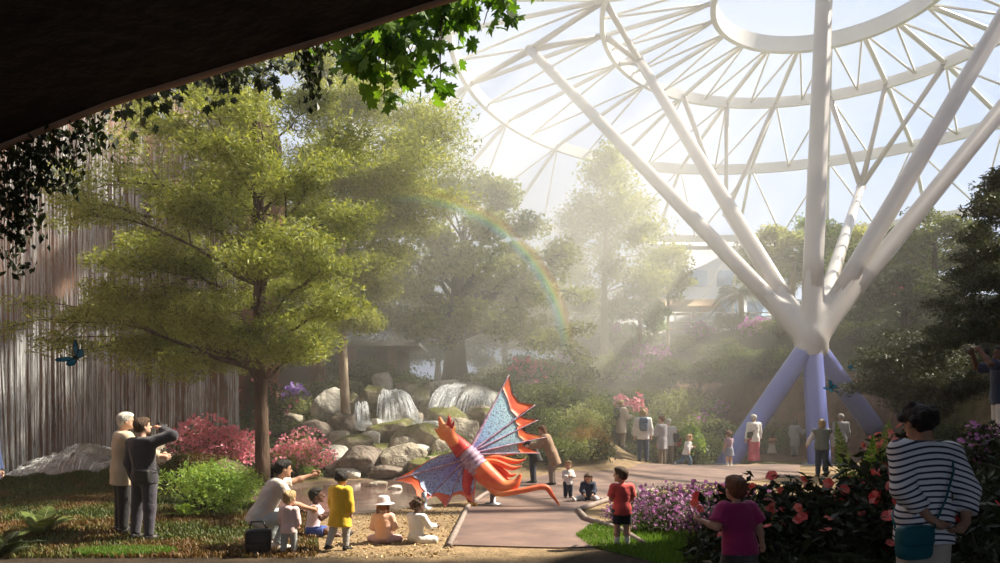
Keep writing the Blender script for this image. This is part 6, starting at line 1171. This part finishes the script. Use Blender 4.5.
m1 = N('ShaderNodeMix'); m1.data_type = 'RGBA'; m1.blend_type = 'MULTIPLY'; m1.inputs[0].default_value = .8; L(at_.outputs['Color'], m1.inputs[6]); L(vr.outputs[0], m1.inputs[7]); m2 = N('ShaderNodeMix'); m2.data_type = 'RGBA'; m2.blend_type = 'MULTIPLY'; m2.inputs[0].default_value = .7; L(m1.outputs[2], m2.inputs[6]); L(nr.outputs[0], m2.inputs[7]); L(m2.outputs[2], b.inputs['Base Color'])
tl_ = N('ShaderNodeBsdfTranslucent'); L(m2.outputs[2], tl_.inputs[0]); mx = N('ShaderNodeMixShader'); mx.inputs[0].default_value = .25; L(b.outputs[0], mx.inputs[1]); L(tl_.outputs[0], mx.inputs[2]); L(mx.outputs[0], out.inputs[0]); WINGM = m
dr = thing('dragon_sculpture', 'winged red dragon sculpture with blue patterned wings standing by the pond', 'sculpture', on(*P(472, 500, DD)[:2])); O = np.array(dr.location)
D_ = lambda px, py, dy=0.0: P(px, py, DD + dy)
def dtube(name, pts, r, mt, seg=12, par=None, prof=None, n=40):
    pts = np.asarray(pts); t = np.linspace(0, len(pts) - 1, n)
    # smooth curve through the points
    P4 = np.concatenate([[2 * pts[0] - pts[1]], pts, [2 * pts[-1] - pts[-2]]]); i = np.minimum(t.astype(int), len(pts) - 2); f = (t - i)[:, None]; a, b_, c, d = P4[i], P4[i + 1], P4[i + 2], P4[i + 3]
    q = .5 * (2 * b_ + (c - a) * f + (2 * a - 5 * b_ + 4 * c - d) * f ** 2 + (3 * b_ - a - 3 * c + d) * f ** 3); rr_ = np.interp(t, np.arange(len(pts)), r)
    if prof is not None: rr_ = rr_ * (1 + prof * np.sin(np.arange(n) * PI * .5))
    mb = MB(); tube(mb, q, rr_, seg); return mb.build(name, mt, par or dr, origin=O)
dtube('torso', [D_(456, 441), D_(462, 448), D_(469, 456), D_(477, 467), D_(484, 477)], [.1, .14, .2, .22, .17], RIBM, 16, prof=.07, n=46)
dtube('neck', [D_(448, 433, -.1), D_(451, 438, -.06), D_(457, 444), D_(464, 452)], [.11, .13, .16, .19], RED2, 14, prof=.04)
dtube('tail', [D_(480, 469), D_(492, 480, -.1), D_(504, 487, -.2), D_(515, 484, -.25), D_(521, 474, -.25)], [.22, .2, .15, .09, .02], RED, 14)
# head: open jaws, crest, horns
hb = SDF(); h0 = D_(447, 432, -.12); s = DD / F * 1.05
hx = lambda x, y, z=0.0: h0 + V3(x * s, z, -y * s)
hb.ell(hx(0, 0), (.125, .11, .11), k=.04); hb.cap(hx(-3, -2), hx(-7, -13), .1, .03, .04); hb.cap(hx(-4, 4), hx(-11, -3), .075, .02, .03); hb.cap(hx(0, 0), hx(5, 8), .13, .12, .05); hb.ell(hx(-2, -5, -.07), (.05, .04, .035), k=.02); hb.ell(hx(-2, -5, .07), (.05, .04, .035), k=.02)
v, q = hb.mesh(.014); mb = MB(); mb.add(v, q); hd_ = mb.build('head', RED, dr, origin=O)
for z in (-.08, .08): mb = MB(); ball(mb, hx(-3.4, -6, z * 1.15), .022, 10, 8); mb.build('eye', GOLD, hd_, origin=O)
for k, (x0, y0, x1, y1, z) in enumerate([(1, -5, 1.5, -17, -.05), (1, -5, 3, -15, .06), (3, -3, 7, -11, -.06), (4, 0, 8, -6, .05)]):
    mb = MB(); tube(mb, [hx(x0, y0, z * .6), hx((x0 + x1) / 2 + .8, (y0 + y1) / 2, z), hx(x1, y1, z * 1.4)], [.045, .032, .004], 8); mb.build('horn', RED2 if k < 3 else GOLD, hd_, origin=O)
for k, y0 in enumerate((1.0, -3.5)): mb = MB(); tube(mb, [hx(-7.5, -9 + k * 9), hx(-8.4, -8 + k * 7.5)], [.012, .002], 6); mb.build('tooth', WHITE, hd_, origin=O)
def wing(name, rootp, bnd, depth, n=14, spars=(), cols=None, bulge=.12, rim_out=1.0, frac=None):
    """fan shaped wing: a blue panel between spars, an orange scalloped rim with spikes"""
    R0 = np.array(rootp, float)
    B = np.array([b[:2] for b in bnd], float)
    seg = []
    for a, b_ in zip(B[:-1], B[1:]):
        for t in np.linspace(0, 1, 7)[:-1]: seg.append(a * (1 - t) + b_ * t)
    seg.append(B[-1]); seg = np.array(seg); m_ = len(seg)
    ff = np.array([b[2] for b in bnd]); fr = np.interp(np.arange(m_) / 6, np.arange(len(bnd)), ff)
    LM = np.linalg.norm(seg - R0, axis=1).mean() * DD / F
    RK = np.linalg.norm(seg - R0, axis=1); RK = RK / RK.max()
    def at(t, k):   # t 0..1 from the root to the boundary
        q = R0 * (1 - t) + seg[k] * t; t = t * RK[k]; ph = k / (m_ - 1); L_ = LM
        return P(q[0], q[1], DD + depth * t * (.4 + .6 * t) + bulge * L_ * math.sin(t * PI) * .6 + .014 * math.sin(ph * PI * len(spars)) * t)
    th_ = .014; wg = None
    for part, t0s, t1s, mt in (('membrane', np.full(m_, .04), fr, WINGM), ('rim', fr, np.ones(m_), RED)):
        nt_ = n if part == 'membrane' else 5; V_ = np.array([[at(t0s[k] + (t1s[k] - t0s[k]) * j / (nt_ - 1), k) for k in range(m_)] for j in range(nt_)]); Vb = V_ + V3(0, th_, 0)
        f = grid_faces(m_, nt_); mb = MB(); A = np.concatenate([V_.reshape(-1, 3), Vb.reshape(-1, 3)]); N_ = m_ * nt_
        edge = np.concatenate([np.arange(m_), np.arange(1, nt_) * m_ + m_ - 1, np.arange(m_ - 2, -1, -1) + (nt_ - 1) * m_, np.arange(nt_ - 2, 0, -1) * m_]); e2 = np.roll(edge, -1)
        mb.add(A, [f, f[:, ::-1] + N_, np.stack([edge, e2, e2 + N_, edge + N_], 1)]); col = None
        if part == 'membrane':
            tt_ = np.repeat(np.linspace(0, 1, nt_), m_); c0, c1, c2 = [np.array(c) for c in cols]; w1 = np.clip(tt_ / .35, 0, 1)[:, None]; w2 = np.clip((tt_ - .35) / .65, 0, 1)[:, None]; cc_ = (c0 * (1 - w1) + c1 * w1) * (1 - w2) + c2 * w2; col = np.concatenate([np.c_[cc_, np.ones(N_)]] * 2)
            wg = mb.build(name, mt, dr, origin=O, col=col)
        else: mb.build('rim', mt, wg, origin=O)
    for k, r in spars:
        pts = [at(t, min(int(k * 6), m_ - 1)) - V3(0, .012, 0) for t in np.linspace(.02, 1.0, 14)]; mb = MB(); tube(mb, pts, np.linspace(r, r * .25, 14), 7); mb.build('spar', RIBM, wg, origin=O)
    return wg
up = [(478, 432, .97), (489, 412, .97), (499, 393, .96), (509, 375, .84), (512, 393, .9), (519, 402, .84), (535, 405, .74), (524, 409, .84), (519, 414, .92), (524, 418, .86), (538, 420, .76), (525, 423, .86), (521, 429, .94), (527, 433, .86), (546, 437, .73), (528, 439, .87), (522, 445, .92), (527, 448, .85), (540, 453, .74), (524, 453, .84), (508, 456, .86)]
wing('upper_wing', (468, 454), up, .9, spars=[(3, .04), (6, .024), (10, .022), (14, .022), (18, .022)], cols=[(.24, .12, .62), (.36, .58, .80), (.55, .82, .86)])
lowb = [(452, 452, .96), (440, 455, .96), (427, 461, .96), (413, 470, .94), (394, 480, .76), (412, 484, .86), (416, 490, .9), (419, 508, .74), (428, 498, .88), (436, 496, .9), (446, 507, .76), (453, 496, .9), (460, 494, .9), (474, 503, .78), (475, 490, .9), (476, 478, .9)]
wing('lower_wing', (466, 459), lowb, -.85, spars=[(0, .03), (4, .035), (7, .024), (10, .024), (13, .022), (15, .026)], cols=[(.27, .14, .64), (.42, .38, .72), (.50, .62, .80)])
# back fins between wing and tail
for k, pts in enumerate([[(478, 462), (495, 462), (512, 468), (522, 466)], [(480, 465), (496, 467), (509, 475), (517, 474)], [(482, 468), (496, 471), (505, 478), (510, 479)], [(478, 460), (496, 458), (516, 462), (526, 459)]]):
    dtube('fin', [D_(x, y, .05 + .05 * k) for x, y in pts], [.05, .06, .05, .005], RED, 8, n=20)
# tail ribbon that trails over the paving, and the legs
dtube('trailing_leg', [D_(484, 478, -.05), D_(497, 493, -.3), D_(520, 491, -.35), D_(544, 487, -.3), D_(552, 495, -.3), D_(560, 506, -.25)], [.1, .06, .055, .06, .04, .012], RED, 10)
for px, py, d_, r in [(470, 470, -.1, .1)]:
    pts = [D_(px, py), D_(px - 3, 487, d_), on(*D_(px + 2, 500, d_ * 2)[:2]) + V3(0, 0, .05)]; lg = dtube('leg', pts, [r * 1.3, r, r * .6], RED2, 10)
    for a in (-.5, 0, .5): mb = MB(); e = pts[-1]; tube(mb, [e, e + V3(math.sin(a) * .18, -.16 * math.cos(a), -.01), e + V3(math.sin(a) * .26, -.24 * math.cos(a), -.045)], [.045, .03, .004], 7); mb.build('claw', GOLD, lg, origin=O)
STEEL = mat('support_steel', (.22, .24, .26), (.18, .19, .21), rough=.4, scale=3, metal=.6)
for px, py, dz in ((493, 474, .05), (424, 492, -.6)):
    t = D_(px, py, dz); g = on(t[0], t[1]); mb = MB(); tube(mb, [g + V3(0, 0, -.1), g + V3(0, 0, .03), g + V3(0, 0, .04), (g + t) / 2, t], [.16, .16, .06, .055, .05], 12); mb.build('support_post', STEEL, dr, origin=O)
